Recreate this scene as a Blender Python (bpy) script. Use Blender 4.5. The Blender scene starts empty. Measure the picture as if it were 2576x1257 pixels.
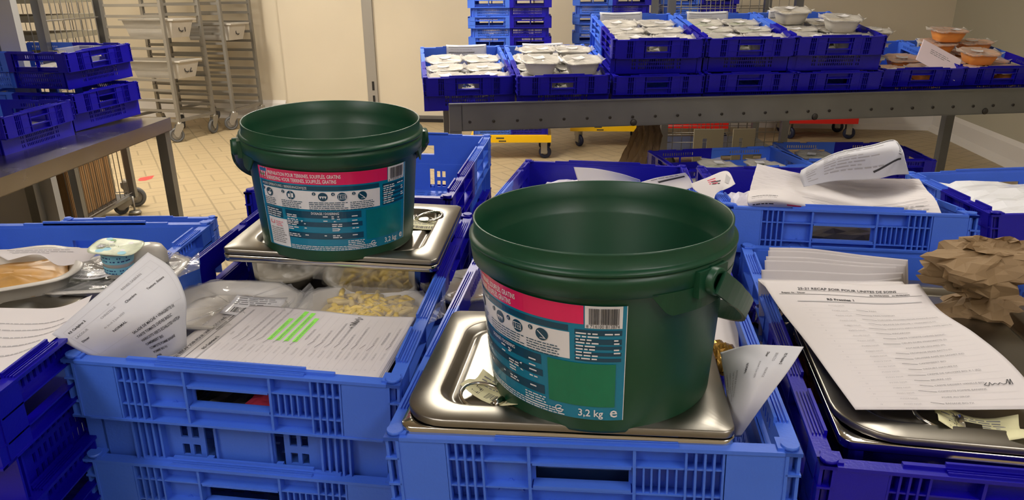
import bpy, bmesh, math, random
from math import sin, cos, pi, radians as rad
from mathutils import Vector as V, Matrix
random.seed(7)
SC = bpy.context.scene
COL = SC.collection

# ------------------------------------------------------------------ camera, world, lamps, exposure
FPX, PITCH, ROLL, CAMH = 1823.37, 0.34528, -0.009138, 1.22
cam = bpy.data.objects.new('camera', bpy.data.cameras.new('camera'))
COL.objects.link(cam)
cam.data.sensor_width = 36.0
cam.data.lens = FPX / 2576 * 36.0
cam.data.clip_start = 0.02
_f = V((0, cos(PITCH), -sin(PITCH))); _u = V((0, sin(PITCH), cos(PITCH))); _r = V((1, 0, 0))
_r2 = _r * cos(ROLL) + _u * sin(ROLL); _u2 = -_r * sin(ROLL) + _u * cos(ROLL)
cam.matrix_world = Matrix(((_r2.x, _u2.x, -_f.x, 0), (_r2.y, _u2.y, -_f.y, 0), (_r2.z, _u2.z, -_f.z, CAMH), (0, 0, 0, 1)))
SC.camera = cam
CAMP = V((0, 0, CAMH))
SC.view_settings.view_transform = 'Standard'
SC.view_settings.look = 'None'
SC.view_settings.gamma = 1
SC.view_settings.use_curve_mapping = False
SC.view_settings.exposure = 0.0
W_ = bpy.data.worlds.new('world'); SC.world = W_; W_.use_nodes = True
W_.node_tree.nodes['Background'].inputs[0].default_value = (1.0, 0.92, 0.82, 1)
W_.node_tree.nodes['Background'].inputs[1].default_value = 0.05

def ray(px, py):
    return _f + _r2 * ((px - 1288) / FPX) - _u2 * ((py - 628.5) / FPX)
def PZ(px, py, z):
    r = ray(px, py); return CAMP + r * ((z - CAMH) / r.z)
def PY(px, py, y):
    r = ray(px, py); return CAMP + r * (y / r.y)

# ------------------------------------------------------------------ materials
MATS = {}
def mat(name, col, rough=0.5, metal=0.0, bump=0.0, bscale=40.0, vary=0.0, vscale=6.0, spec=0.5, alpha=1.0, trans=0.0, emit=None, aniso=None, coat=0.0):
    if name in MATS: return MATS[name]
    m = bpy.data.materials.new(name); m.use_nodes = True
    nt = m.node_tree; b = nt.nodes['Principled BSDF']
    c = tuple(col) + (1,)
    b.inputs['Base Color'].default_value = c
    b.inputs['Roughness'].default_value = rough
    b.inputs['Metallic'].default_value = metal
    b.inputs['Specular IOR Level'].default_value = spec
    b.inputs['Alpha'].default_value = alpha
    b.inputs['Transmission Weight'].default_value = trans
    b.inputs['Coat Weight'].default_value = coat
    if emit:
        b.inputs['Emission Color'].default_value = tuple(emit[0]) + (1,); b.inputs['Emission Strength'].default_value = emit[1]
    tc = nt.nodes.new('ShaderNodeTexCoord')
    if vary:
        n = nt.nodes.new('ShaderNodeTexNoise'); n.inputs['Scale'].default_value = vscale; n.inputs['Detail'].default_value = 5
        nt.links.new(tc.outputs['Object'], n.inputs['Vector'])
        r = nt.nodes.new('ShaderNodeValToRGB')
        r.color_ramp.elements[0].position = 0.3; r.color_ramp.elements[1].position = 0.7
        r.color_ramp.elements[0].color = tuple(x * (1 - vary) for x in col) + (1,)
        r.color_ramp.elements[1].color = tuple(min(1, x * (1 + vary)) for x in col) + (1,)
        nt.links.new(n.outputs['Fac'], r.inputs['Fac']); nt.links.new(r.outputs['Color'], b.inputs['Base Color'])
        mr = nt.nodes.new('ShaderNodeMapRange'); mr.inputs['To Min'].default_value = max(0.02, rough - .08); mr.inputs['To Max'].default_value = min(1, rough + .08)
        nt.links.new(n.outputs['Fac'], mr.inputs['Value']); nt.links.new(mr.outputs['Result'], b.inputs['Roughness'])
    if bump:
        n2 = nt.nodes.new('ShaderNodeTexNoise'); n2.inputs['Scale'].default_value = bscale; n2.inputs['Detail'].default_value = 3
        if aniso:
            mp = nt.nodes.new('ShaderNodeMapping'); mp.inputs['Scale'].default_value = aniso
            nt.links.new(tc.outputs['Object'], mp.inputs['Vector']); nt.links.new(mp.outputs['Vector'], n2.inputs['Vector'])
        else: nt.links.new(tc.outputs['Object'], n2.inputs['Vector'])
        bp = nt.nodes.new('ShaderNodeBump'); bp.inputs['Strength'].default_value = bump; bp.inputs['Distance'].default_value = 0.002
        nt.links.new(n2.outputs['Fac'], bp.inputs['Height']); nt.links.new(bp.outputs['Normal'], b.inputs['Normal'])
    MATS[name] = m
    return m
def lin(r, g, b):
    f = lambda c: (c / 255 / 12.92) if c / 255 <= .04045 else ((c / 255 + .055) / 1.055) ** 2.4
    return (f(r), f(g), f(b))

M_LIGHT = mat('light_blue_plastic', lin(66, 112, 222), 0.45, bump=.12, bscale=300, vary=.06, vscale=9)
M_DARK = mat('dark_blue_plastic', (0.003, 0.0, 0.35), 0.36, bump=.12, bscale=300, vary=.10, vscale=9)
M_STEEL = mat('brushed_steel', (.38, .36, .34), 0.25, 1.0, bump=.08, bscale=60, aniso=(1, 14, 1), vary=.05)
M_FRAME = mat('satin_steel_frame', (.21, .215, .22), 0.40, .85, vary=.10, vscale=5)
M_POL = mat('polished_steel', (.60, .58, .52), 0.13, 1.0, bump=.05, bscale=30, vary=.06, vscale=12)
M_LID = mat('lid_steel', (.28, .265, .23), 0.33, 1.0, bump=.04, bscale=30, vary=.10, vscale=9)
M_RACK = mat('rack_aluminium', (.27, .255, .23), 0.5, 0.6, vary=.06)
M_GREEN = mat('green_plastic', (0.004, 0.056, 0.025), 0.40, bump=.06, bscale=120, vary=.10, vscale=14)
M_PAPER = mat('white_paper', (.66, .63, .63), 0.8, bump=.05, bscale=60)
M_PAPER2 = mat('cool_white_paper', (.62, .63, .67), 0.8, bump=.05, bscale=60)
M_INK = mat('black_ink', (.03, .03, .035), .7)
M_GREY = mat('grey_ink', (.22, .22, .23), .7)
M_PALEINK = mat('pale_grey_ink', (.42, .41, .42), .7)
M_HI = mat('green_highlighter', (.33, .95, .12), .7)
M_WHITE = mat('white_tray_plastic', (.60, .575, .52), 0.35, vary=.03)
M_ORANGE = mat('orange_tray_plastic', (.90, .36, .08), 0.35, vary=.05)
M_TEAL = mat('teal_label', (0.0, 0.19, 0.33), 0.28, coat=.3)
M_DTEAL = mat('dark_teal_label', (0.003, 0.055, 0.105), 0.3, coat=.3)
M_PINK = mat('magenta_label', (.72, .012, .11), 0.3, coat=.3)
M_LW = mat('white_label', (.74, .74, .76), 0.3, coat=.3)
M_PGREEN = mat('green_label_patch', (0.0, .17, .085), 0.3, coat=.3, vary=.12, vscale=20)
M_PGREEN2 = mat('teal_green_label_patch', (0.0, .17, .19), 0.3, coat=.3, vary=.25, vscale=18)
M_RUBBER = mat('grey_rubber', (.10, .10, .10), .6)
M_RUBBERB = mat('blue_black_rubber', (.01, .015, .05), .5)
M_CAST = mat('caster_fork', (.40, .38, .34), .4, .8)
M_YEL = mat('yellow_plastic', (.85, .50, .0), .4)
M_RED = mat('red_plastic', (.70, .015, .01), .4)
M_CARD = mat('cardboard', (.33, .19, .08), .8, bump=.3, bscale=30, aniso=(8, 8, .4), vary=.12)
M_KRAFT = mat('kraft_paper', (.27, .18, .09), .75, bump=.15, bscale=35, vary=.08)
M_BEIGEP = mat('taupe_plastic', (.26, .23, .16), .5)
M_BLK = mat('black_plastic', (.01, .01, .012), .4)

def film_mat(name, col, strength, rough):
    m = bpy.data.materials.new(name); m.use_nodes = True; nt = m.node_tree; nt.nodes.clear()
    o = nt.nodes.new('ShaderNodeOutputMaterial'); mx = nt.nodes.new('ShaderNodeMixShader')
    t = nt.nodes.new('ShaderNodeBsdfTransparent'); t.inputs[0].default_value = (.96, .96, .96, 1)
    p = nt.nodes.new('ShaderNodeBsdfPrincipled'); p.inputs['Base Color'].default_value = tuple(col) + (1,); p.inputs['Roughness'].default_value = rough
    p.inputs['Specular IOR Level'].default_value = 1.0
    lw = nt.nodes.new('ShaderNodeLayerWeight'); lw.inputs['Blend'].default_value = .35
    ns = nt.nodes.new('ShaderNodeTexNoise'); ns.inputs['Scale'].default_value = 45; ns.inputs['Detail'].default_value = 3
    tc = nt.nodes.new('ShaderNodeTexCoord'); nt.links.new(tc.outputs['Object'], ns.inputs['Vector'])
    bp = nt.nodes.new('ShaderNodeBump'); bp.inputs['Strength'].default_value = .6; bp.inputs['Distance'].default_value = .004
    nt.links.new(ns.outputs['Fac'], bp.inputs['Height']); nt.links.new(bp.outputs['Normal'], p.inputs['Normal'])
    ad = nt.nodes.new('ShaderNodeMath'); ad.operation = 'MULTIPLY_ADD'; ad.inputs[1].default_value = .42; ad.inputs[2].default_value = strength; ad.use_clamp = True
    nt.links.new(lw.outputs['Facing'], ad.inputs[0]); nt.links.new(ad.outputs[0], mx.inputs[0])
    nt.links.new(t.outputs[0], mx.inputs[1]); nt.links.new(p.outputs[0], mx.inputs[2]); nt.links.new(mx.outputs[0], o.inputs[0])
    MATS[name] = m; return m
M_FILM = film_mat('clear_film', (.80, .80, .80), .05, .12)
M_FILM2 = film_mat('milky_film', (.66, .64, .60), .30, .18)

# ------------------------------------------------------------------ mesh builder
class MB:
    def __init__(s): s.v = []; s.f = []; s.m = []; s.sm = []
    def face(s, idx, mi=0, smooth=False): s.f.append(idx); s.m.append(mi); s.sm.append(smooth)
    def add(s, pts): n = len(s.v); s.v += [tuple(p) for p in pts]; return n
    def box(s, a, b, mi=0, M=None):
        x0, y0, z0 = a; x1, y1, z1 = b
        P = [V(p) for p in ((x0,y0,z0),(x1,y0,z0),(x1,y1,z0),(x0,y1,z0),(x0,y0,z1),(x1,y0,z1),(x1,y1,z1),(x0,y1,z1))]
        if M: P = [M @ p for p in P]
        n = s.add(P)
        for q in ((0,3,2,1),(4,5,6,7),(0,1,5,4),(1,2,6,5),(2,3,7,6),(3,0,4,7)): s.face(tuple(n + i for i in q), mi)
    def tube(s, pts, r, n=8, mi=0, cap=True, closed=False):
        pts = [V(p) for p in pts]; rings = []
        up = V((0, 0, 1)); N = len(pts)
        for i, p in enumerate(pts):
            d = (pts[(i + 1) % N] - pts[i - 1]) if closed else (pts[min(i + 1, N - 1)] - pts[max(i - 1, 0)])
            d.normalize(); a = d.cross(up)
            if a.length < 1e-3: a = d.cross(V((1, 0, 0)))
            a.normalize(); b = a.cross(d)
            rr = r[i] if isinstance(r, (list, tuple)) else r
            rings.append(s.add([p + a * (rr * cos(2*pi*k/n)) + b * (rr * sin(2*pi*k/n)) for k in range(n)]))
        for i in range(N if closed else N - 1):
            A, B = rings[i], rings[(i + 1) % N]
            for k in range(n): s.face((A + k, A + (k+1) % n, B + (k+1) % n, B + k), mi, True)
        if cap and not closed:
            s.face(tuple(rings[0] + k for k in range(n))[::-1], mi); s.face(tuple(rings[-1] + k for k in range(n)), mi)
    def lathe(s, prof, n=64, mi=0, M=None, smooth=True, capb=False, capt=False):
        rings = []
        for (r, z) in prof:
            P = [V((r * cos(2*pi*k/n), r * sin(2*pi*k/n), z)) for k in range(n)]
            if M: P = [M @ p for p in P]
            rings.append(s.add(P))
        for A, B in zip(rings, rings[1:]):
            for k in range(n): s.face((A + k, A + (k+1) % n, B + (k+1) % n, B + k), mi, smooth)
        if capb: s.face(tuple(rings[0] + k for k in range(n))[::-1], mi)
        if capt: s.face(tuple(rings[-1] + k for k in range(n)), mi)
    def loops(s, L, mi=0, smooth=False, capb=False, capt=False):
        n = len(L[0]); rings = [s.add(l) for l in L]
        for A, B in zip(rings, rings[1:]):
            for k in range(n): s.face((A + k, A + (k+1) % n, B + (k+1) % n, B + k), mi, smooth)
        if capb: s.face(tuple(rings[0] + k for k in range(n))[::-1], mi)
        if capt: s.face(tuple(rings[-1] + k for k in range(n)), mi)
    def panel(s, M, w, h, t, holes, mi=0):
        # slab in local u (0..w) v (0..h), thickness t along +n, rectangular holes (u0,v0,u1,v1); M maps (u, n, v)
        us = sorted({0, w} | {round(x, 5) for q in holes for x in (q[0], q[2])}); vs = sorted({0, h} | {round(x, 5) for q in holes for x in (q[1], q[3])})
        us = [u for u in us if 0 <= u <= w]; vs = [v for v in vs if 0 <= v <= h]
        nu, nv = len(us), len(vs)
        ins = lambda u, v: any(q[0] < u < q[2] and q[1] < v < q[3] for q in holes)
        solid = [[not ins((us[i]+us[i+1])/2, (vs[j]+vs[j+1])/2) for j in range(nv-1)] for i in range(nu-1)]
        b0 = s.add([M @ V((us[i], 0, vs[j])) for i in range(nu) for j in range(nv)])
        b1 = s.add([M @ V((us[i], t, vs[j])) for i in range(nu) for j in range(nv)])
        I = lambda i, j: i * nv + j
        for i in range(nu-1):
            for j in range(nv-1):
                if not solid[i][j]: continue
                s.face((b0+I(i,j), b0+I(i+1,j), b0+I(i+1,j+1), b0+I(i,j+1)), mi)
                s.face((b1+I(i,j), b1+I(i,j+1), b1+I(i+1,j+1), b1+I(i+1,j)), mi)
                for (di, dj, e0, e1) in ((-1,0,(i,j),(i,j+1)),(1,0,(i+1,j+1),(i+1,j)),(0,-1,(i+1,j),(i,j)),(0,1,(i,j+1),(i+1,j+1))):
                    a, b = i+di, j+dj
                    if not (0 <= a < nu-1 and 0 <= b < nv-1 and solid[a][b]):
                        s.face((b0+I(*e0), b0+I(*e1), b1+I(*e1), b1+I(*e0)), mi)
    def mesh(s, name, mats):
        me = bpy.data.meshes.new(name); me.from_pydata(s.v, [], s.f); me.update()
        for m in (mats if isinstance(mats, (list, tuple)) else [mats]): me.materials.append(m)
        me.polygons.foreach_set('material_index', s.m); me.polygons.foreach_set('use_smooth', s.sm)
        return me
    def build(s, name, mats, parent=None, recalc=True):
        me = s.mesh(name, mats)
        if recalc:
            bm = bmesh.new(); bm.from_mesh(me); bmesh.ops.recalc_face_normals(bm, faces=bm.faces); bm.to_mesh(me); bm.free()
        return link(name, me, parent)
def link(name, me, parent=None):
    o = bpy.data.objects.new(name, me); COL.objects.link(o)
    if parent: o.parent = parent
    return o
def tag(o, label, cat, group=None, kind=None):
    if label: o['label'] = label
    if cat: o['category'] = cat
    if group: o['group'] = group
    if kind: o['kind'] = kind
    return o
def empty(name, loc=(0,0,0), label=None, cat=None, group=None, yaw=0):
    o = bpy.data.objects.new(name, None); COL.objects.link(o); o.empty_display_size = .05
    o.location = loc; o.rotation_euler = (0, 0, yaw)
    return tag(o, label, cat, group)
def clone(o, label=None, group=None):
    c = o.copy(); COL.objects.link(c)
    if label: c['label'] = label
    if group: c['group'] = group
    for ch in KIDS.get(o.name, []):
        d = ch.copy(); COL.objects.link(d); d.parent = c
        for g in KIDS.get(ch.name, []):
            e = g.copy(); COL.objects.link(e); e.parent = d
    return c
KIDS = {}
def reg(o, kids):
    KIDS[o.name] = kids
    return o
def RM(yaw, p=0, r=0):
    return Matrix.Rotation(yaw, 3, 'Z') @ Matrix.Rotation(p, 3, 'X') @ Matrix.Rotation(r, 3, 'Y')
def put(o, loc, R):
    M = R.to_4x4(); M.translation = V(loc); o.matrix_world = M
    return M
def flat_uv(fn):  # text support
    return fn

# ------------------------------------------------------------------ 2D print elements -> stuck on a surface
_TC = {}
def text2d(body, size, sx=1.0, bold=0.0, shear=0.0):
    key = (body, size, sx, bold, shear)
    if key in _TC: return _TC[key]
    cu = bpy.data.curves.new('lettering', 'FONT'); cu.body = body; cu.size = size; cu.resolution_u = 2; cu.offset = bold; cu.shear = shear
    ob = bpy.data.objects.new('lettering', cu)
    me = bpy.data.meshes.new_from_object(ob)
    vs = [(v.co.x * sx, v.co.y) for v in me.vertices]; fs = [tuple(p.vertices) for p in me.polygons]
    bpy.data.objects.remove(ob); bpy.data.curves.remove(cu); bpy.data.meshes.remove(me)
    _TC[key] = (vs, fs); return _TC[key]
class Print:
    """flat marks in metres (x right, y down from the top-left corner); stuck onto a surface by fn(x,y)->(point, normal)"""
    def __init__(s): s.items = []; s.mats = []
    def mi(s, m):
        if m not in s.mats: s.mats.append(m)
        return s.mats.index(m)
    def text(s, x, y, body, size, m=M_INK, sx=1.0, bold=0.0, lvl=1, align='l', shear=0.0):
        vs, fs = text2d(body, size, sx, bold, shear)
        if not vs: return
        w = max(v[0] for v in vs)
        ox = x - (w if align == 'r' else w / 2 if align == 'c' else 0)
        s.items.append(([(ox + a, y - b) for a, b in vs], fs, s.mi(m), lvl))
    def rect(s, x0, y0, x1, y1, m=M_INK, lvl=1, step=.012):
        nx = max(1, int(abs(x1-x0)/step)); ny = max(1, int(abs(y1-y0)/step))
        vs = [(x0+(x1-x0)*i/nx, y0+(y1-y0)*j/ny) for i in range(nx+1) for j in range(ny+1)]
        fs = [(i*(ny+1)+j, (i+1)*(ny+1)+j, (i+1)*(ny+1)+j+1, i*(ny+1)+j+1) for i in range(nx) for j in range(ny)]
        s.items.append((vs, fs, s.mi(m), lvl))
    def poly(s, pts, m=M_INK, lvl=1): s.items.append((list(pts), [tuple(range(len(pts)))], s.mi(m), lvl))
    def disc(s, x, y, r, m, lvl=1, n=20): s.poly([(x+r*cos(2*pi*k/n), y+r*sin(2*pi*k/n)) for k in range(n)], m, lvl)
    def line(s, x0, y0, x1, y1, t, m=M_INK, lvl=1):
        L = math.hypot(x1-x0, y1-y0); nx, ny = -(y1-y0)/L*t/2, (x1-x0)/L*t/2; k = max(1, int(L/.012)); 
        for i in range(k):
            a, b = i/k, (i+1)/k
            X0, Y0, X1, Y1 = x0+(x1-x0)*a, y0+(y1-y0)*a, x0+(x1-x0)*b, y0+(y1-y0)*b
            s.poly([(X0+nx,Y0+ny),(X1+nx,Y1+ny),(X1-nx,Y1-ny),(X0-nx,Y0-ny)], m, lvl)
    def strokes(s, pts, t, m=M_INK, lvl=2):
        for a, b in zip(pts, pts[1:]): s.line(a[0], a[1], b[0], b[1], t, m, lvl)
    def words(s, x0, y0, x1, rows, pitch, h, m, lvl=1, fill=.8, seed=1, ragged=.35):
        R = random.Random(seed)
        for r in range(rows):
            x = x0; end = x1 - (x1-x0)*R.random()*ragged; y = y0 + r*pitch
            while x < end:
                w = h * (1.2 + 4*R.random())
                if x + w > x1: break
                s.rect(x, y - h*.75, min(x+w, x1), y, m, lvl); x += w + h*.7
    def bars(s, x0, y0, x1, y1, m=M_INK, lvl=2, seed=3):
        R = random.Random(seed); x = x0; u = (x1-x0)/95
        while x < x1 - u*3:
            w = u * R.choice((1, 1, 2, 3)); s.rect(x, y0, x+w, y1, m, lvl, step=.03); x += w + u * R.choice((1, 1, 2, 2))
    def stick(s, name, fn, parent, eps=.0004, label=None):
        mb = MB()
        for vs, fs, mi, lvl in s.items:
            P = []
            for (x, y) in vs:
                p, n = fn(x, y); P.append(p + n * (eps * lvl))
            k = mb.add(P)
            for f in fs: mb.face(tuple(k + i for i in f), mi)
        o = mb.build(name, s.mats, parent, recalc=False)
        if label: o['label'] = label
        return o

class Sheet:
    """bent sheet from a grid of control points; rows run down the page, columns to the right"""
    def __init__(s, grid, w, h): s.g = [[V(p) for p in r] for r in grid]; s.w = w; s.h = h
    @staticmethod
    def cr(P, t):
        n = len(P) - 1; x = min(max(t, 0), 1) * n; i = min(int(x), n - 1); f = x - i
        p1, p2 = P[i], P[i+1]; p0 = P[i-1] if i > 0 else p1*2 - p2; p3 = P[i+2] if i + 2 <= n else p2*2 - p1
        return (p1*2 + (p2-p0)*f + (p0*2-p1*5+p2*4-p3)*f*f + (p1*3-p0-p2*3+p3)*f**3) * .5
    def at(s, u, v): return s.cr([s.cr(r, u) for r in s.g], v)
    def fn(s, side=None):
        c = s.nrm(.5, .5); sg = 1 if c.dot(CAMP - s.at(.5, .5)) > 0 else -1
        if side: sg *= side
        s.sg = sg
        def f(x, y):
            u, v = x/s.w, y/s.h
            return s.at(u, v), s.nrm(u, v) * sg
        return f
    def nrm(s, u, v):
        e = .01; a = s.at(min(u+e,1), v) - s.at(max(u-e,0), v); b = s.at(u, min(v+e,1)) - s.at(u, max(v-e,0))
        n = a.cross(b); n.normalize(); return n
    def build(s, name, m, label, cat, group=None, parent=None, n=40, crumple=0, thick=.0003, seed=1):
        R = random.Random(seed); mb = MB()
        pts = []
        for j in range(n+1):
            for i in range(n+1):
                p = s.at(i/n, j/n)
                if crumple: p = p + V((R.uniform(-1,1), R.uniform(-1,1), R.uniform(-1,1))) * crumple
                pts.append(p)
        org = sum(pts, V((0,0,0))) / len(pts); org.z = min(p.z for p in pts)
        b = mb.add([p - org for p in pts])
        for j in range(n):
            for i in range(n): mb.face((b+j*(n+1)+i, b+j*(n+1)+i+1, b+(j+1)*(n+1)+i+1, b+(j+1)*(n+1)+i), 0, not crumple)
        o = mb.build(name, m, parent, recalc=False); o.location = org
        s.org = org
        md = o.modifiers.new('thickness', 'SOLIDIFY'); md.thickness = thick; md.offset = 0
        if label: tag(o, label, cat, group)
        return o
    def stick(s, pr, name, parent, eps=.0006):
        f = s.fn(); org = s.org
        return pr.stick(name, lambda x, y: (f(x, y)[0] - org, f(x, y)[1]), parent, eps)

# ------------------------------------------------------------------ room
YW = rad(-8.8); E1 = V((cos(YW), sin(YW), 0)); E2 = V((-sin(YW), cos(YW), 0)); CORN = V((3.80, 6.50, 0))
RMAT = Matrix(((E1.x, E2.x, 0, CORN.x), (E1.y, E2.y, 0, CORN.y), (0, 0, 1, 0), (0, 0, 0, 1)))
def wallmat(name, col):
    return mat(name, col, .45, bump=.05, bscale=15, vary=.03, vscale=1.5)
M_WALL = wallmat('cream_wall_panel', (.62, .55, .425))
M_WALLR = wallmat('shaded_cream_wall', (.40, .375, .29))  # cream wall again, the right wall's shade put into a darker colour
M_TRIM = mat('white_trim', (.66, .63, .60), .4)
M_WPANEL = mat('white_panel', (.46, .455, .44), .4)
def tile_mat():
    m = bpy.data.materials.new('beige_floor_tiles'); m.use_nodes = True; nt = m.node_tree; b = nt.nodes['Principled BSDF']
    tc = nt.nodes.new('ShaderNodeTexCoord'); mp = nt.nodes.new('ShaderNodeMapping')
    nt.links.new(tc.outputs['Object'], mp.inputs['Vector']); mp.inputs['Rotation'].default_value = (0, 0, rad(-38))
    # basket weave: pairs of 2:1 tiles, alternating direction on a checkerboard of squares
    sep = nt.nodes.new('ShaderNodeSeparateXYZ'); nt.links.new(mp.outputs['Vector'], sep.inputs[0])
    def mth(op, a, b_=None, c=None):
        n = nt.nodes.new('ShaderNodeMath'); n.operation = op
        for i, x in enumerate((a, b_, c)):
            if x is None: continue
            if isinstance(x, (int, float)): n.inputs[i].default_value = x
            else: nt.links.new(x, n.inputs[i])
        return n.outputs[0]
    S = .20
    X = mth('DIVIDE', sep.outputs[0], S); Y = mth('DIVIDE', sep.outputs[1], S)
    fx = mth('FLOOR', X); fy = mth('FLOOR', Y)
    par = mth('FLOORED_MODULO', mth('ADD', fx, fy), 2.0)
    def edge(v, k):
        q = mth('FRACT', mth('MULTIPLY', v, k)); d = mth('MINIMUM', q, mth('SUBTRACT', 1.0, q)); return mth('DIVIDE', d, k)
    ex1, ex2, ey1, ey2 = edge(X, 1), edge(X, 2), edge(Y, 1), edge(Y, 2)
    dA = mth('MINIMUM', ex1, ey2); dB = mth('MINIMUM', ex2, ey1)
    d = mth('ADD', mth('MULTIPLY', dA, mth('SUBTRACT', 1.0, par)), mth('MULTIPLY', dB, par))
    gr = nt.nodes.new('ShaderNodeMapRange'); gr.inputs['From Min'].default_value = .018; gr.inputs['From Max'].default_value = .034
    nt.links.new(d, gr.inputs['Value'])
    ns = nt.nodes.new('ShaderNodeTexNoise'); ns.inputs['Scale'].default_value = 1.7; ns.inputs['Detail'].default_value = 6; nt.links.new(tc.outputs['Object'], ns.inputs['Vector'])
    cr = nt.nodes.new('ShaderNodeValToRGB'); cr.color_ramp.elements[0].color = (.36, .28, .16, 1); cr.color_ramp.elements[1].color = (.45, .355, .215, 1)
    nt.links.new(ns.outputs['Fac'], cr.inputs['Fac'])
    mx = nt.nodes.new('ShaderNodeMix'); mx.data_type = 'RGBA'
    mx.inputs['A'].default_value = (.28, .22, .13, 1)
    nt.links.new(gr.outputs['Result'], mx.inputs['Factor']); nt.links.new(cr.outputs['Color'], mx.inputs['B'])
    nt.links.new(mx.outputs['Result'], b.inputs['Base Color']); b.inputs['Roughness'].default_value = .42
    bp = nt.nodes.new('ShaderNodeBump'); bp.inputs['Strength'].default_value = .4; bp.inputs['Distance'].default_value = .002
    nt.links.new(gr.outputs['Result'], bp.inputs['Height']); nt.links.new(bp.outputs['Normal'], b.inputs['Normal'])
    return m
M_FLOOR = tile_mat()
def rbox(name, a, b, m, kind='structure', **k):
    mb = MB(); mb.box(a, b); o = mb.build(name, m); o.matrix_world = RMAT
    return tag(o, k.get('label'), k.get('cat'), None, kind)
LX = -8.2; NY = -8.6; CH = 2.75
rbox('floor', (LX-.1, NY-.1, -.1), (.1, .1, 0), M_FLOOR)
rbox('ceiling', (LX-.1, NY-.1, CH), (.1, .1, CH+.1), M_WALL)
rbox('wall_back', (LX, 0, 0), (0, .1, CH), M_WALL)
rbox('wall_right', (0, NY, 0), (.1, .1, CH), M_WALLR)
rbox('wall_left', (LX-.1, NY, 0), (LX, .1, CH), M_WALL)
rbox('wall_front', (LX, NY-.1, 0), (0, NY, CH), M_WALL)
def skirting(name, M4, length):
    mb = MB(); prof = [(0, 0), (-.07, 0), (-.055, .03), (-.03, .05), (-.022, .15), (0, .18)]
    L = []
    for x in (0, length): L.append([V((x, y, z)) for y, z in prof])
    n0 = mb.add(L[0]); n1 = mb.add(L[1]); n = len(prof)
    for k in range(n): mb.face((n0+k, n0+(k+1) % n, n1+(k+1) % n, n1+k))
    mb.face(tuple(range(n0, n0+n))); mb.face(tuple(range(n1, n1+n)))
    o = mb.build(name, M_TRIM); o.matrix_world = M4; tag(o, None, None, None, 'structure')
skirting('baseboard_back', RMAT @ Matrix.Translation((-3.6, 0, 0)), 3.6)
skirting('baseboard_back_left', RMAT @ Matrix.Translation((LX, 0, 0)), 2.05)
skirting('baseboard_right', RMAT @ Matrix.Rotation(-pi/2, 4, 'Z') @ Matrix.Translation((0, 0, 0)), 8.6)
M_STRIP = mat('grey_door_profile', (.33, .31, .28), .45, .3)
mb = MB(); mb.box((-6.1, -.06, .04), (-5.25, 0, 2.35)); mb.box((-5.15, -.06, .04), (-3.62, 0, 2.35))
d1 = mb.build('door_1', M_WALL); d1.matrix_world = RMAT; tag(d1, None, None, None, 'structure')
mb = MB(); mb.box((-5.25, -.085, .04), (-5.15, 0, 2.35)); o = mb.build('door_profile', M_STRIP, d1)
mb = MB(); mb.box((-5.20, -.088, .30), (-5.178, -.08, .385)); mb.box((-5.20, -.088, .12), (-5.178, -.08, .25)); mb.build('lock_slot', M_BLK, d1)
rbox('trim_1', (-6.1, -.10, 0), (-3.62, 0, .03), M_BLK)
rbox('trim_2', (-6.1, -.09, .03), (-3.62, 0, .06), M_FRAME)
# ceiling lamps
M_LAMP = mat('lamp_diffuser', (1, 1, 1), .5, emit=((1.0, .92, .80), 49.0))
M_LAMPC = mat('lamp_diffuser_cool', (1, 1, 1), .5, emit=((1.0, .95, .95), 12.0))
M_LAMPN = mat('lamp_diffuser_near', (1, 1, 1), .5, emit=((1.0, .93, .84), 14.5))
def ceiling_light(x, y, w, l, m, lab):
    e = empty('ceiling_light', (x, y, CH - .09), lab, 'ceiling light', 'ceiling lights', YW)
    mb = MB(); mb.box((-w/2-.02, -l/2-.02, .02), (w/2+.02, l/2+.02, .09)); mb.build('lamp_housing', M_TRIM, e)
    mb = MB(); mb.box((-w/2, -l/2, 0), (w/2, l/2, .018)); mb.build('diffuser', m, e)
ceiling_light(-3.0, 4.9, .35, 2.0, M_LAMP, 'long warm ceiling light above the tray racks')
ceiling_light(-.6, 4.2, .35, 1.6, M_LAMP, 'long warm ceiling light above the rolling crate stacks')
ceiling_light(.9, 1.9, .35, 1.4, M_LAMPN, 'long warm ceiling light above the two green buckets')
ceiling_light(-1.4, -.6, .5, 1.6, M_LAMPC, 'cool ceiling light behind the viewer on the left')
ceiling_light(1.3, -1.0, .5, 1.6, M_LAMPC, 'cool ceiling light behind the viewer on the right')
# white panel on the left with joints
mb = MB(); mb.box((-4.6, 3.455, 0), (-2.25, 3.50, CH)); wl = mb.build('wall_partition', M_WPANEL); tag(wl, None, None, None, 'structure')
mb = MB(); mb.box((-2.345, 3.449, 0), (-2.340, 3.457, CH)); tag(mb.build('trim_3', M_FRAME), None, None, None, 'structure')
mb = MB()
p = RMAT @ V((-.06, -1.35, 1.12))
fx = empty('wall_socket', p, 'small cream plastic socket box high on the right wall', 'socket', None, YW)
mb.box((-.05, -.04, 0), (.06, .04, .07)); mb.build('socket_box', M_TRIM, fx)
mb = MB(); mb.tube([(-.01, 0, 0), (-.01, 0, -.03)], .022, 12); mb.build('socket_plug', M_STRIP, fx)
mb = MB(); P = [PZ(*q, .0008) for q in ((347, 452), (352, 447), (375, 443), (388, 441), (382, 449), (366, 454), (350, 455))]
mb.face(tuple(range(mb.add(P), len(P)))); o = mb.build('floor_mark', mat('red_floor_paint', (.62, .06, .05), .6), recalc=False)
tag(o, 'red painted mark on the beige tiles beside the wire cage', 'floor mark')

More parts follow.
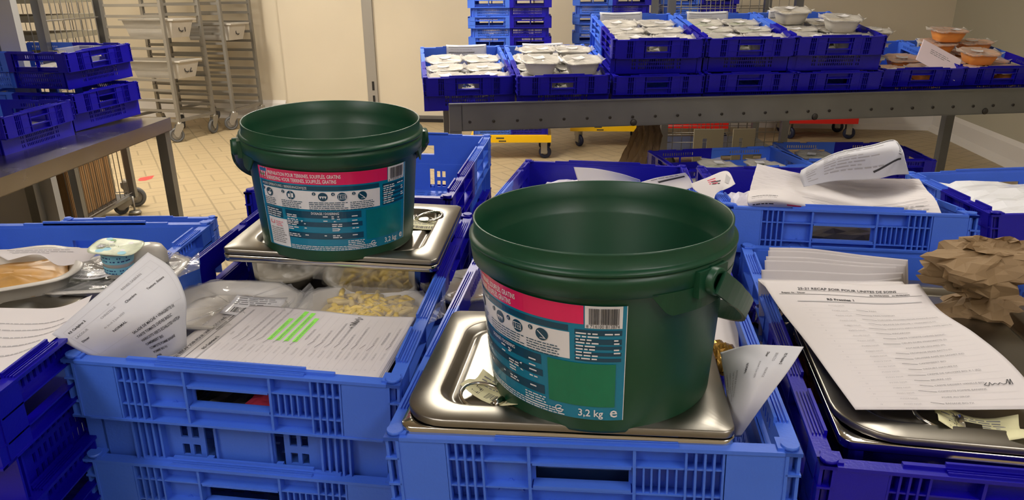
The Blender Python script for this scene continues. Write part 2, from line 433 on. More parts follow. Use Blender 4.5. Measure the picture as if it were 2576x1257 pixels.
# ------------------------------------------------------------------ the two-tone crate
CHH = .150
def crate_half_mesh(perf=False):
    mb = MB()
    # end wall, front at y=0 facing -y.   s in -.2..+.2
    cols = [(-.134, -.129), (-.1255, -.1205), (-.117, -.112), (-.1085, -.1035), (.098, .103), (.1065, .1115), (.115, .120), (.1235, .1285)]
    H = []
    H.append((.15, .024, .242, .049))
    M = Matrix.Translation((-.2, .0135, .074)); mb.panel(M, .4, .072, .0025, H)
    # outer ribs on the band
    for a, b in ((-.2, -.138), (.132, .2)): mb.box((a+.012 if a < 0 else a, .001, .074), (b if a < 0 else b-.012, .0135, .146))
    for s_ in (-.1365, -.1275, -.119, -.1105, -.1015, .0955, .1045, .113, .1215, .130): mb.box((s_-.0011, .0015, .074), (s_+.0011, .0135, .146))
    for z in (.0945, .1255): mb.box((-.137, .0025, z-.001), (.131, .0135, z+.001))
    for s_ in (-.055, .047): mb.box((s_-.0015, .0015, .074), (s_+.0015, .0135, .146))
    if perf: mb.box((-.110, .0035, .0745), (-.062, .010, .146)); mb.box((.056, .0035, .0745), (.105, .010, .146))
    for s_ in (.056, .0635, .071, .0785, .087): mb.box((s_-.0009, .003, .095), (s_+.0009, .0135, .125))
    mb.box((-.052, .002, .0955), (.044, .0135, .0985)); mb.box((-.052, .002, .1225), (.044, .0135, .1255))
    for q in ((-.088, .083, -.0755, .0975), (-.0755, .0975, -.063, .083)):   # small roof mark
        M2 = Matrix.Translation(((q[0]+q[2])/2, .0125, (q[1]+q[3])/2)) @ Matrix.Rotation(-math.atan2(q[3]-q[1], q[2]-q[0]), 4, 'Y')
        mb.box((-.0095, -.001, -.0012), (.0095, .0018, .0012), 0, M2)
    mb.box((-.2, 0, .0715), (.2, .022, .0745))                    # ledge under the band
    mb.box((-.2, 0, .146), (.2, .014, .150))                      # rim
    for y in (.003, .006, .009): mb.box((-.088, y, .150), (.088, y+.0012, .1525))
    mb.box((-.088, .0105, .146), (.088, .0135, .157)); mb.box((-.125, .0085, .148), (.122, .0135, .1535))
    # lower end wall
    H = [(.2+a, z0, .2+b, z1) for sg in (-1, 1) for a, b in (sorted((sg*.080, sg*.071)), sorted((sg*.066, sg*.057))) for z0, z1 in ((.014, .030), (.040, .056))]
    H += [(.2+min(sg*.050, sg*.038), .010, .2+max(sg*.050, sg*.038), .062) for sg in (-1, 1)]
    if perf: H = [(.2+x-.0026, z0, .2+x+.0026, z0+.011) for x in [sg*(.094+.010*k) for sg in (-1, 1) for k in (0, 1)] + [-.075+.0094*k for k in range(17)] for z0 in (.054, .038, .022)]
    mb.panel(Matrix.Translation((-.184, .020, 0)) @ Matrix.Translation((-.016, 0, 0)), .4, .073, .003, [(.0, -1, .0, -1)] + H)
    for sg in (() if perf else (-1, 1)):
        for k in range(5): s_ = sg*(.100 + .0085*k); mb.box((s_-.0014, .010, .006), (s_+.0014, .020, .073))
        a, b = sorted((sg*.098, sg*.136)); mb.box((a, .010, .003), (b, .020, .0065))
        a, b = sorted((sg*.033, sg*.036)); mb.box((a, .016, .004), (b, .020, .068))
        a, b = sorted((sg*.040, sg*.048)); mb.box((a, .014, .004), (b, .020, .016))
    # corner posts
    for sg in (-1, 1):
        a, b = sorted((sg*.2, sg*.186)); 
        for z in (.094, .125): mb.box((a, .0, z-.0012), (b, .014, z+.0012))
        a, b = sorted((sg*.193, sg*.186)); mb.box((a, .007, .074), (b, .014, .146))
        a, b = sorted((sg*.196, sg*.178)); mb.box((a, .004, .150), (b, .022, .1525))
        mb.tube([(sg*.190, .010, .150), (sg*.190, .010, .1545)], .0085, 12)
    # side half walls, y 0..0.3
    for sg in (-1, 1):
        Z = Matrix(((0, -sg, 0, sg*.188), (1, 0, 0, 0), (0, 0, 1, 0), (0, 0, 0, 1)))   # u->y, n->inward x
        Hs = [(.07+.0105*k, .053, .07+.0105*k+.005, .066) for k in range(14)]
        Hs += [(.055, .018, .148, .045), (.156, .018, .255, .045)]
        mb.panel(Z @ Matrix.Translation((0, 0, .074)), .3, .072, .003, Hs)
        Hl = [(.05+.0105*k, z0, .05+.0105*k+.0052, z0+.013) for k in range(21) for z0 in (.010, .030, .050)]
        Z2 = Matrix(((0, -sg, 0, sg*.180), (1, 0, 0, .02), (0, 0, 1, 0), (0, 0, 0, 1)))
        mb.panel(Z2, .28, .073, .003, Hl)
        a, b = sorted((sg*.2, sg*.178)); mb.box((a, 0, .0715), (b, .3, .0745))
        a, b = sorted((sg*.2, sg*.184)); mb.box((a, 0, .146), (b, .3, .150))
        for k in range(4):
            x = sg*(.197 - .0034*k); a, b = sorted((x, x - sg*.0013)); mb.box((a, .05, .150), (b, .13, .1525)); mb.box((a, .165, .150), (b, .3, .1525))
        a, b = sorted((sg*.186, sg*.183)); mb.box((a, .05, .146), (b, .13, .156)); mb.box((a, .165, .146), (b, .3, .156))
        a, b = sorted((sg*.199, sg*.188))
        for y in (.014, .050, .152, .260): mb.box((a, y, .074), (b, y+.002, .146))
        for z in (.092, .1205): mb.box((a, .014, z-.001), (b, .3, z+.001))
        a, b = sorted((sg*.199, sg*.196)); mb.box((a, .002, .074), (b, .05, .146)); mb.box((a, .27, .074), (b, .3, .146))
        a, b = sorted((sg*.190, sg*.180)); 
        for y in (.04, .285): mb.box((a, y, .004), (b, y+.003, .073))
    # floor with slots
    M = Matrix(((1, 0, 0, -.18), (0, 0, 1, .02), (0, 1, 0, 0), (0, 0, 0, 1)))
    Hf = [(.03+.03*i, .03+.016*k, .052+.03*i, .036+.016*k) for i in range(10) for k in range(15)]
    mb.panel(M, .36, .28, .004, Hf)
    return mb
_mb = crate_half_mesh(); _mp = crate_half_mesh(True)
ME_L = _mb.mesh('crate_half_light', M_LIGHT); ME_D = _mb.mesh('crate_half_dark', M_DARK)
ME_LP = _mp.mesh('perforated_half_light', M_LIGHT); ME_DP = _mp.mesh('perforated_half_dark', M_DARK)
for me in (ME_L, ME_D, ME_LP, ME_DP):
    bm = bmesh.new(); bm.from_mesh(me); bmesh.ops.recalc_face_normals(bm, faces=bm.faces); bm.to_mesh(me); bm.free()
CRM = {}
def crate(key, rim, yaw, pit, rol, front, label, group=None, step=0):
    """rim: world point at the middle of the front rim; angles in degrees; front 'L' or 'D'"""
    R = RM(rad(yaw), rad(pit), rad(rol)); loc = V(rim) - R @ V((0, 0, CHH + step))
    e = empty('stacking_crate', (0, 0, 0), label, 'crate', group)
    M = put(e, loc, R)
    a, b = ('light', 'dark') if front == 'L' else ('dark', 'light')
    for nm, q in ((a, 0), (b, 1)):
        pf = rim[1] > 2.4
        h = link('crate_half', (ME_LP if pf else ME_L) if nm == 'light' else (ME_DP if pf else ME_D), e); h['label'] = nm + ' blue half of the crate'
        if q: h.rotation_euler = (0, 0, pi); h.location = (0, .6, 0)
    if key: CRM[key] = M
    return e
ST = .140
def stack(key, rim, yaw, pit, rol, front, label, below=(), flat=True):
    crate(key, rim, yaw, pit, rol, front, label)
    R = RM(rad(yaw), rad(pit), rad(rol)); 
    if flat and (abs(pit) > 3 or abs(rol) > 3):
        c = V(rim) + R @ V((0, .3, -CHH)); lo = min((V(rim) + R @ V((x, y, -CHH))).z for x in (-.18, .18) for y in (0, .6))
        R = RM(rad(yaw)); base = V((c.x, c.y, lo + CHH - .001)) + R @ V((0, -.3, 0)); 
    else: base = V(rim)
    for i, (fr, lab) in enumerate(below):
        crate(None if key is None else key + str(i+2), base - R @ V((0, 0, ST*(i+1))), yaw, pit if R != RM(rad(yaw)) else 0, rol if R != RM(rad(yaw)) else 0, fr, lab)
stack('C', (-.326, .731, .812), -5.27, 1.70, 2.56, 'L', 'two-tone blue crate holding the printed recap sheet and sealed trays, left of the front bucket', [('L', 'light blue fronted crate directly underneath the crate with the recap sheet')])
stack('D', (.068, .589, .809), -7.73, .73, -2.10, 'L', 'two-tone blue crate under the steel lid that carries the larger front bucket', [('L', 'light blue fronted crate under the crate with the front bucket, cut by the photo bottom')])
stack('F', (.484, .536, .798), -9.75, 1.06, -.14, 'D', 'dark fronted crate at the lower right with recap sheet, steel lid and brown bag', [('D', 'dark blue crate underneath the crate holding the brown paper bag')])
stack('A', (-.716, .614, .845), .8, -.4, .4, 'D', 'crate at far left holding yoghurt cup and trays, its back end light blue', [('D', 'dark blue crate underneath the far left crate with the yoghurt cup')])
stack('E', (.558, 1.149, .870), -9.70, -6.84, 0, 'L', 'tilted light blue fronted crate full of loose papers, right of the front bucket', [('L', 'crate underneath the tilted crate full of loose papers')])
stack('G', (-.310, 1.314, .859), -5.65, .28, .77, 'D', 'empty two-tone crate with bare light blue floor behind the back bucket', [('L', 'crate underneath the empty crate behind the back bucket')])
stack('H', (.137, 1.186, .845), -9.2, -3.5, .5, 'L', 'crate with dark blue back wall just behind the front bucket rim', [('L', 'crate underneath the crate just behind the front bucket rim')])
stack('K', (1.045, 1.180, .853), -14.9, -6.3, -5.0, 'D', 'crate at the right photo edge with a white wrapped pack inside', [('D', 'crate underneath the one with the white wrapped pack at the right edge')])
crate('A3', (-.98, 1.24, .66), 0, 0, 0, 'D', 'dark crate seen through the hand hole behind the far left crate')
# far conveyor row
for k, (key, rim, yaw, top, lab) in enumerate((
    ('R1', (-.175, 3.186, .864), 7.38, None, 'leftmost crate on the far conveyor, overhanging its left end, with white trays'),
    ('R2', (.228, 3.073+.05, .872), 5.68, None, 'second crate from the left on the far conveyor, heaped with white trays'),
    ('R3', (.640, 3.170, .864), 5.0, None, 'lower crate of the leftmost two-high stack on the far conveyor'),
    ('R4', (1.052, 3.226, .864), 4.0, None, 'lower crate of the middle two-high stack on the far conveyor'),
    ('R5', (1.462, 3.275, .860), 3.0, None, 'lower crate of the rightmost two-high stack on the far conveyor'),
    ('R6', (1.890, 3.380, .860), 2.5, None, 'crate beside the two-high stacks holding orange trays and a pink slip'),
    ('R7', (2.300, 3.430, .858), 2.0, None, 'crate at the right photo edge of the far conveyor with orange trays'),
    ('T1', (.634, 3.190, 1.012), 3.38, None, 'upper crate of the leftmost two-high stack, white sheet over its back rim'),
    ('T2', (1.050, 3.250, 1.010), 2.6, None, 'upper crate of the middle two-high stack with greenish trays'),
    ('T3', (1.445, 3.270, 1.012), 1.98, None, 'upper crate of the rightmost two-high stack with cream trays'))):
    crate(key, rim, yaw, 8.2, 0, 'D', lab, 'crates on the far conveyor')
# low crates between the conveyors
crate('J1', (1.237, 3.117, .526), 97.9, 0, 0, 'L', 'low crate under the far conveyor, dark blue half on the left')
crate('J2', (1.885, 3.330, .493), 87.3, 0, 0, 'D', 'low crate under the far conveyor, light blue half on the left')
crate(None, (1.237, 3.117, .526-ST), 97.9, 0, 0, 'L', 'crate underneath the low crate with its dark half on the left')
crate(None, (1.885, 3.330, .493-ST), 87.3, 0, 0, 'D', 'crate underneath the low crate with its light half on the left')
def low_dolly(x, y, z, yaw, m, wheelm, label, front=None):
    """four wheeled dolly for a 600x400 crate, top at height z"""
    e = empty('wheeled_dolly', (x, y, 0), label, 'dolly', 'wheeled crate dollies', yaw)
    mb = MB(); mb.box((-.305, -.205, z-.055), (.305, .205, z-.004)); mb.box((-.29, -.19, z-.004), (.29, .19, z))
    mb.build('dolly_deck', m, e)
    R_ = (z - .065) * .40
    for sx in (-1, 1):
        for sy in (-1, 1):
            mb = MB(); cx, cy = sx*.24, sy*.15; a = 1.1 + sx*.5
            for o_ in (-.018, .018): mb.box((-.004, -.035, R_*.8), (.004, .012, z-.055), 0, Matrix.Translation((cx, cy, 0)) @ Matrix.Rotation(a, 4, 'Z') @ Matrix.Translation((o_, 0, 0)))
            mb.box((-.03, -.04, z-.062), (.03, .04, z-.055), 0, Matrix.Translation((cx, cy, 0)) @ Matrix.Rotation(a, 4, 'Z'))
            fk = mb.build('caster_fork', M_CAST, e)
            mb = MB(); Mw = Matrix.Translation((cx, cy, 0)) @ Matrix.Rotation(a, 4, 'Z') @ Matrix.Translation((0, -.02, R_)) @ Matrix.Rotation(pi/2, 4, 'Y')
            mb.lathe([(R_*.45, -.013), (R_*.9, -.013), (R_, -.007), (R_, .007), (R_*.9, .013), (R_*.45, .013), (R_*.45, -.013)], 24, 0, Mw)
            w = mb.build('wheel', wheelm, e)
            mb = MB(); mb.lathe([(.001, -.011), (R_*.45, -.011), (R_*.45, .011), (.001, .011)], 16, 0, Mw); mb.build('hub', M_STRIP, w)
    return e
low_dolly(1.24-.30, 3.14, .526-ST-CHH, rad(97.9-90), M_YEL, M_RUBBERB, 'dolly under the low crates left below the far conveyor')
low_dolly(1.885-.30, 3.34, .493-ST-CHH, rad(87.3-90), M_RED, M_RUBBERB, 'dolly under the low crates right below the far conveyor')

# left table crates
crate('L2', (-1.771, 3.237, .826), 77.1, 0, -1.5, 'D', 'dark crate on the left steel table, under the perforated crate')
crate('L1', (-1.817, 3.322, .989), 78, 0, -1.9, 'D', 'perforated two-tone crate on top of the stack on the left steel table')
crate('L3', (-1.800, 2.790, .806), 86, 0, -.9, 'D', 'dark crate at the near end of the left steel table')

# ------------------------------------------------------------------ tables and conveyor
def work_table(label, x0, x1, y0, y1, z, yaw, org, apron=.06, name='steel_table', legs=None, m=None):
    e = empty(name, (org[0], org[1], 0), label, 'table', None, yaw)
    mb = MB(); mb.box((x0, y0, z-.003), (x1, y1, z)); 
    for a, b in (((x0, y0, z-apron), (x1, y0+.004, z-.003)), ((x0, y1-.004, z-apron), (x1, y1, z-.003)), ((x0, y0, z-apron), (x0+.004, y1, z-.003)), ((x1-.004, y0, z-apron), (x1, y1, z-.003))): mb.box(a, b)
    mb.box((x0, y0, z-apron), (x1, y0+.02, z-apron+.003)); mb.box((x1-.02, y0, z-apron), (x1, y1, z-apron+.003))
    mb.build('tabletop', m or M_STEEL, e)
    for x in (x0+.01, x1-.055):
        for y in (y0+.01, y1-.055):
            mb = MB(); mb.box((x, y, .02), (x+.045, y+.045, z-.01)); mb.lathe([(.012, 0), (.02, .004), (.02, .02), (.008, .021)], 12, 0, Matrix.Translation((x+.022, y+.022, 0)), capb=True)
            mb.build('leg', M_FRAME, e)
    return e
work_table('steel table on the left carrying the dark blue crates, its corner showing', -.75, 0, -3.1, 0, .668, rad(-1.5), (-1.60, 3.42))
work_table('steel table under the near crates', -1.15, 1.25, .42, 1.20, .505, YW, (0, 0), name='steel_table')
work_table('steel table under the empty crate behind the back bucket', -.72, -.30, 1.28, 1.84, .556, YW, (0, 0), name='steel_table')
work_table('steel table under the second row of paper filled crates', -.24, 1.2, 1.30, 1.88, .474, YW, (0, 0), name='steel_table')
M_HOLE = mat('dark_steel_recess', (.05, .045, .04), .5, .5)
CY_ = rad(7.4)
cv = empty('roller_conveyor', (-.255, 3.02, 0), 'grey steel roller conveyor across the back with bolt holes along its side rail', 'conveyor', None, CY_)
CT = .775
def rail(y, nm):
    mb = MB(); mb.box((.05, y, CT-.112), (3.4, y+.004, CT)); mb.box((.0, y, CT-.112), (.055, y+.03, CT)); mb.box((.0, y-.012, CT-.002), (3.4, y+.004, CT+.003)); mb.box((.05, y, CT-.114), (3.4, y+.03, CT-.110))
    r_ = mb.build(nm, M_FRAME, cv)
    for k in range(33):
        mb = MB(); x = .085 + .1*k
        mb.lathe([(.003, 0), (.0065, -.001), (.0065, .002), (.003, .002)], 10, 0, Matrix.Translation((x, y-.001, CT-.075)) @ Matrix.Rotation(pi/2, 4, 'X'), capb=True)
        mb.build('axle_bolt', M_HOLE, r_)
    for x in (.79, 1.62, 2.45):
        mb = MB(); mb.lathe([(.001, 0), (.015, 0), (.012, .004), (.001, .004)], 14, 0, Matrix.Translation((x, y-.001, CT-.10)) @ Matrix.Rotation(pi/2, 4, 'X')); mb.build('rail_bolt', M_HOLE, r_)
    return r_
rail(0, 'side_rail'); rail(.68, 'side_rail')
for k in range(33):
    mb = MB(); x = .085 + .1*k; mb.tube([(x, .01, CT-.092), (x, .67, CT+.003)], .018, 12); mb.build('roller', M_FRAME, cv)
for x, y in ((0, 0), (0, .65), (2.78, 0.0), (2.78, .65)):
    mb = MB(); mb.box((x, y+.004, .0), (x+.05, y+.044, CT-.11)); mb.build('leg', M_FRAME, cv)
mb = MB(); mb.box((.02, .02, .14), (2.8, .05, .17)); mb.box((.02, .65, .14), (2.8, .68, .17)); mb.build('cross_brace', M_FRAME, cv)
# ------------------------------------------------------------------ crate stacks on dollies
def dolly_stack(x, y, yaw, ztop, n, left, m, lab, frontbox=None):
    low_dolly(x, y, ztop, yaw, m, M_RUBBERB, lab + ' dolly')
    for i in range(n):
        # long side faces the viewer; crate front (y=0) points right
        R = RM(yaw + pi/2); rim = V((x, y, ztop + CHH + ST*i)) + R @ V((0, -.3, 0))
        o = crate(None, rim, math.degrees(yaw)+90, 0, random.uniform(-.3, .3), 'D', '%s dolly, crate %s' % (lab.replace('two-tone blue stack', 'stack'), ('lowest', 'second up', 'third up', 'fourth up', 'fifth up', 'sixth up', 'seventh up', 'eighth up', 'ninth up')[i]), 'crate stacks on wheeled dollies')
dolly_stack(.005, 5.63, rad(-2), .185, 8, 'L', M_YEL, 'two-tone blue stack on the nearest yellow')
dolly_stack(.80, 6.05, rad(-4), .185, 8, 'L', M_YEL, 'two-tone blue stack on the farther yellow')
dolly_stack(1.50, 6.15, rad(-6), .185, 8, 'L', M_RED, 'two-tone blue stack behind the wire cage on the red')
dolly_stack(2.62, 6.28, rad(-6), .19, 2, 'L', M_RED, 'low two-tone blue stack before the right corner on the red')
pr = Print()
pr.words(-.05, -.004, .05, 1, .02, .013, M_INK, 1, ragged=0); pr.words(-.03, .018, .03, 1, .02, .012, M_INK, 1, ragged=0)
yd = [o for o in COL.objects if o.name.startswith('dolly_deck') and o.data.materials[0] == M_YEL]
for o in yd[1:]: pr.stick('printed_marking', lambda x, y: (V((x-.06, -.2055, .155-y)), V((0, -1, 0))), o)

# ------------------------------------------------------------------ racks
def rack(loc, yaw, W, D, Ht, label, n=14, z0=.22, pitch=.086):
    e = empty('tray_rack', loc, label, 'rack', 'mobile tray racks', yaw)
    t = .028
    for x in (0, W):
        for y in (0, D):
            mb = MB(); mb.box((x-t/2, y-t/2, .16), (x+t/2, y+t/2, Ht)); mb.build('post', M_RACK, e)
    for z in (z0-.04, Ht):
        mb = MB()
        for y in (0, D): mb.box((0, y-.012, z-.012), (W, y+.012, z+.012))
        for x in (0, W): mb.box((x-.012, 0, z-.012), (x+.012, D, z+.012))
        mb.build('frame_bar', M_RACK, e)
    for k in range(n):
        for x in (0, W):
            mb = MB(); sg = 1 if x == 0 else -1; z = z0 + .03 + pitch*k; a, b = sorted((x+sg*.002, x+sg*.034))
            mb.box((a, 0, z), (b, D, z+.002)); a, b = sorted((x+sg*.002, x+sg*.005)); mb.box((a, 0, z), (b, D, z+.022)); mb.build('tray_rail', M_RACK, e)
    for i, (x, y) in enumerate(((0, 0), (W, 0), (0, D), (W, D))):
        caster(e, x, y, .0625, M_RUBBER, -2.2 + i*.7)
    return e
def caster(parent, x, y, r, m, a, z=.16):
    cz = r; M0 = Matrix.Translation((x, y, 0)) @ Matrix.Rotation(a, 4, 'Z')
    mb = MB()
    for o_ in (-.02, .02):
        n0 = len(mb.v)
        for t in (-.0015, .0015):
            mb.add([M0 @ V((o_+t, q[0], q[1])) for q in ((-.045, r*.75), (-.025, r*.7), (.03, z-.03), (.03, z-.005), (-.03, z-.005), (-.06, r*1.35))])
        for k in range(6): mb.face((n0+k, n0+(k+1) % 6, n0+6+(k+1) % 6, n0+6+k))
        mb.face(tuple(n0+k for k in range(6))); mb.face(tuple(n0+6+k for k in range(6)))
    mb.box((-.022, -.03, z-.008), (.022, .03, z-.003), 0, M0); mb.lathe([(.02, z-.004), (.016, z+.012)], 12, 0, Matrix.Translation((x, y, 0)), capt=True)
    c = mb.build('caster_fork', M_CAST, parent)
    Mw = M0 @ Matrix.Translation((0, -.035, r)) @ Matrix.Rotation(pi/2, 4, 'Y')
    mb = MB(); mb.lathe([(r*.72, -.014), (r*.93, -.014), (r, -.007), (r, .007), (r*.93, .014), (r*.72, .014), (r*.72, -.014)], 28, 0, Mw); mb.build('wheel', m, parent)
    mb = MB(); mb.lathe([(.004, -.009), (r*.25, -.012), (r*.5, -.004), (r*.73, -.010), (r*.73, .010), (r*.5, .004), (r*.25, .012), (.004, .009)], 24, 0, Mw, capb=True, capt=True); mb.build('hub', M_RACK, c)
def gbin(loc, yaw, w, l, h, text, label, group):
    e = empty('white_bin', loc, label, 'bin', group, yaw)
    L = []
    for s_, z in ((.82, 0), (.98, h-.012), (1.08, h-.012), (1.08, h), (.95, h), (.80, .006)):
        L.append([V((sx*w/2*s_, l/2 + sy*(l/2)*s_, z)) for sx, sy in ((-1,-1),(1,-1),(1,1),(-1,1))])
    mb = MB(); mb.loops(L, capb=True, capt=True); mb.build('bin_body', mat('grubby_white_plastic', (.50, .47, .42), .5, vary=.08), e)
    if text:
        pr = Print(); pr.text(0, 0, text, .085, M_INK, align='c', bold=.001)
        pr.stick('marker_lettering', lambda x, y: (V((x, l/2 - l/2*(.90) - .002, h*.5-.03-y)), V((0, -1, 0))), e, .0015)
    return e
# rack A: near-right post at (-2.84,6.2)
RA = rad(73)
rack((-2.85, 6.24, 0), RA, .45, .60, 1.75, 'left mobile tray rack holding the white bins marked C1 and C2', n=17)
rack((-2.59, 6.82, 0), rad(75), .45, .58, 1.75, 'right narrower mobile tray rack close to the back wall', n=17)
Rr = Matrix.Rotation(RA, 3, 'Z')
for z, t, lab in ((.86, 'C1', 'white bin marked C1 in the left tray rack'), (.525, 'C2', 'white bin marked C2 in the left tray rack, below C1')):
    p = V((-2.85, 6.24, 0)) + Rr @ V((.19, -.04, z)); gbin(p, RA, .26, .52, .15, t, lab, 'white bins in the racks')
for z, q in ((.80, 'lower'),):
    p = V((-2.59, 6.82, 0)) + Matrix.Rotation(rad(75), 3, 'Z') @ V((.19, -.04, z)); gbin(p, rad(75), .26, .50, .15, 'C', 'white bin in the right tray rack', 'white bins in the racks')
# ------------------------------------------------------------------ wire cages
def cage(name, loc, yaw, W, D, Ht, label, pitch=.05, t=.035, shelves=(), wheelr=.08, base=.2, front=True, diag=False, sides=True, nh=5):
    e = empty(name, loc, label, 'roll cage', None, yaw)
    for x in (0, W):
        for y in (0, D):
            mb = MB(); mb.box((x-t/2, y-t/2, base-.03), (x+t/2, y+t/2, Ht)); mb.build('post', M_FRAME, e)
    for y in ([0, D] if front else [D]):
        mb = MB(); n = int(W/pitch)
        for k in range(1, n): x = W*k/n; mb.tube([(x, y, base), (x, y, Ht)], .0022, 6)
        for z in [base + i*(Ht-base)/(nh-1) for i in range(nh)]: mb.tube([(0, y-.003, z), (W, y-.003, z)], .0026, 6)
        if diag: mb.tube([(0, y-.01, Ht*.70), (W, y-.01, Ht*.80)], .003, 6)
        mb.build('mesh_panel', M_RACK, e)
    n = int(D/pitch)
    for x in ((0, W) if sides else ()):
        mb = MB()
        for k in range(1, n): y = D*k/n; mb.tube([(x, y, base), (x, y, Ht)], .0022, 6)
        for z in [base + i*(Ht-base)/5 for i in range(6)]: mb.tube([(x, 0, z), (x, D, z)], .003, 6)
        mb.build('side_mesh', M_RACK, e)
    mb = MB(); mb.box((0, 0, base-.03), (W, D, base-.012)); 
    mb.build('base_plate', M_FRAME, e)
    for z in shelves:
        mb = MB(); mb.box((0.02, .05, z), (W-.02, D-.02, z+.028)); mb.build('shelf', M_BEIGEP, e)
    for i, (x, y) in enumerate(((0.03, 0.03), (W-.03, 0.03), (.03, D-.03), (W-.03, D-.03))): caster(e, x, y, wheelr, M_RUBBER, 2.4 + i*.9, base-.03)
    return e
cl = cage('roll_cage', (-2.90, 3.54, 0), rad(2), .70, .56, 1.75, 'wire roll cage behind the left table with a cardboard box in its foot', .048, shelves=(.92, 1.005, 1.09, 1.175, 1.26), base=.12, wheelr=.04, diag=True)
caster(cl, .62, .66, .060, M_RUBBER, 1.9, .16)
mb = MB(); mb.lathe([(.001, .0), (.035, 0), (.03, .012), (.001, .014)], 20, 0, Matrix.Translation((.72, .50, .01))); mb.tube([(.72, .50, .02), (.72, .50, .11)], .006, 8); mb.build('levelling_foot', M_CAST, cl)
def card_box(loc, yaw, w, d, h, label):
    e = empty('cardboard_box', loc, label, 'box', None, yaw); t = .006
    mb = MB(); mb.box((0, 0, 0), (w, d, .004)); n = 24
    for a, b in (((0,0,0),(w,t,h)), ((0,d-t,0),(w,d,h)), ((0,0,0),(t,d,h)), ((w-t,0,0),(w,d,h))): mb.box(a, b)
    for k in range(int(w/.02)): mb.box((.01+.02*k, -.003, 0), (.017+.02*k, 0, h-.003))
    for k in range(int(d/.02)-1): mb.box((w, .01+.02*k, 0), (w+.003, .017+.02*k, h-.003))
    mb.build('box_body', M_CARD, e)
    mb = MB(); R_ = random.Random(2); x = 0
    while x < w:
        dx = R_.uniform(.02, .06); mb.box((x, -.002, h-.002), (min(w, x+dx), t+.001, h+R_.uniform(.003, .016))); mb.box((w-t-.001, x*d/w, h-.002), (w+.002, min(d, (x+dx)*d/w), h+R_.uniform(.003, .014))); x += dx
    mb.build('torn_edge', M_KRAFT, e)
card_box((-2.74, 3.58, .11), rad(2), .48, .44, .29, 'tall cardboard box with a torn top edge inside the left wire cage')
cage('roll_cage', (1.00, 4.72, 0), rad(-1), .78, .60, 1.16, 'wire roll cage behind the far conveyor with taupe plates in its foot', .06, t=.045, sides=False, nh=16)
for (x0, x1, zz, w_) in ((1.17, 1.36, .20, .06), (1.42, 1.56, .20, .05)):
    mb = MB(); hs = [((x1-x0)*.30, .23, (x1-x0)*.45, .31)]; mb.panel(Matrix.Translation((0, 0, 0)), x1-x0, .37, .012, hs)
    o = mb.build('plastic_plate', M_BEIGEP); o.location = (x0, 4.60, .0); tag(o, 'taupe plastic plate with a slot, %s of the pair in the right cage' % ('left' if x0 < 1.3 else 'right'), 'plate', 'taupe plates')

# ------------------------------------------------------------------ steel pans and lids
def rr(w, l, rad4, z, inset=0.0, seg=7):
    """rounded rectangle loop, y from 0..l, x centred; rad4 = corner radii front-left, front-right, back-right, back-left"""
    x0, x1, y0, y1 = -w/2+inset, w/2-inset, inset, l-inset; P = []
    for (cx, cy, a0, r) in ((x0, y0, 180, rad4[0]), (x1, y0, 270, rad4[1]), (x1, y1, 0, rad4[2]), (x0, y1, 90, rad4[3])):
        r = max(.001, r - inset); sx = 1 if cx == x0 else -1; sy = 1 if cy == y0 else -1
        for k in range(seg+1):
            a = rad(a0 + 90*k/seg); P.append(V((cx + sx*r + r*cos(a), cy + sy*r + r*sin(a), z)))
    return P
def steel_pan(loc, R, w, l, d, label):
    e = empty('steel_pan', label=label, cat='pan'); global PAN; PAN = e; put(e, V(loc) - R @ V((0, 0, d)), R)
    r4 = (.012,)*4; i4 = (.055,)*4
    mb = MB(); mb.loops([rr(w, l, r4, d-.010), rr(w, l, r4, d-.001, -.001), rr(w, l, r4, d), rr(w, l, i4, d-.0005, .012), rr(w, l, i4, d-.006, .014), rr(w, l, i4, .01, .026), rr(w, l, i4, 0, .036)], smooth=True, capt=True)
    mb.loops([rr(w, l, r4, d-.0105), rr(w, l, i4, d-.0065, .0125), rr(w, l, i4, .008, .0245)], smooth=False)
    mb.build('pan_body', M_POL, e); return e
def put_m(loc, R):
    M = R.to_4x4(); M.translation = V(loc); return M
def ring_handle(e, x, y, z, a):
    M = Matrix.Translation((x, y, z)) @ Matrix.Rotation(a, 4, 'Z')
    mb = MB(); mb.tube([M @ V((.022*cos(t*pi/12), .022*sin(t*pi/12), .004 + .004*cos(t*pi/12))) for t in range(24)], .0022, 8, closed=True); h = mb.build('ring_handle', M_POL, e)
    mb = MB(); mb.box((-.042, -.006, 0), (-.018, .006, .0015), 0, M); mb.tube([M @ V((-.022, y_, .0035)) for y_ in (-.008, .008)], .004, 8); mb.build('hinge_plate', M_POL, e)
def steel_lid(loc, R, w, l, label, notch=0, handle=None, sticker=None, matl=None):
    nf = notch if notch else .012
    P_ = PAN; Q = P_.matrix_world.inverted() @ put_m(loc, R)
    r4 = (nf, .012, .012, .012)
    i4 = (.065, .065, .065, .065)
    mb = MB()
    mb.loops([rr(w, l, r4, -.007), rr(w, l, r4, -.0005, -.0003), rr(w, l, r4, .0008, .0015), rr(w, l, i4, .0008, .028), rr(w, l, i4, .0002, .031), rr(w, l, i4, -.0075, .036), rr(w, l, i4, -.0095, .040), rr(w, l, i4, -.0090, .043), rr(w, l, i4, -.0060, .046), rr(w, l, i4, -.0055, .050)], smooth=True, capt=True)
    e = mb.build('lid', matl or M_LID, P_); e.matrix_local = Q
    if handle: ring_handle(e, handle[0], handle[1], -.0055, handle[2])
    return e
M_YELST = mat('pale_yellow_sticker', (.72, .70, .42), .6)
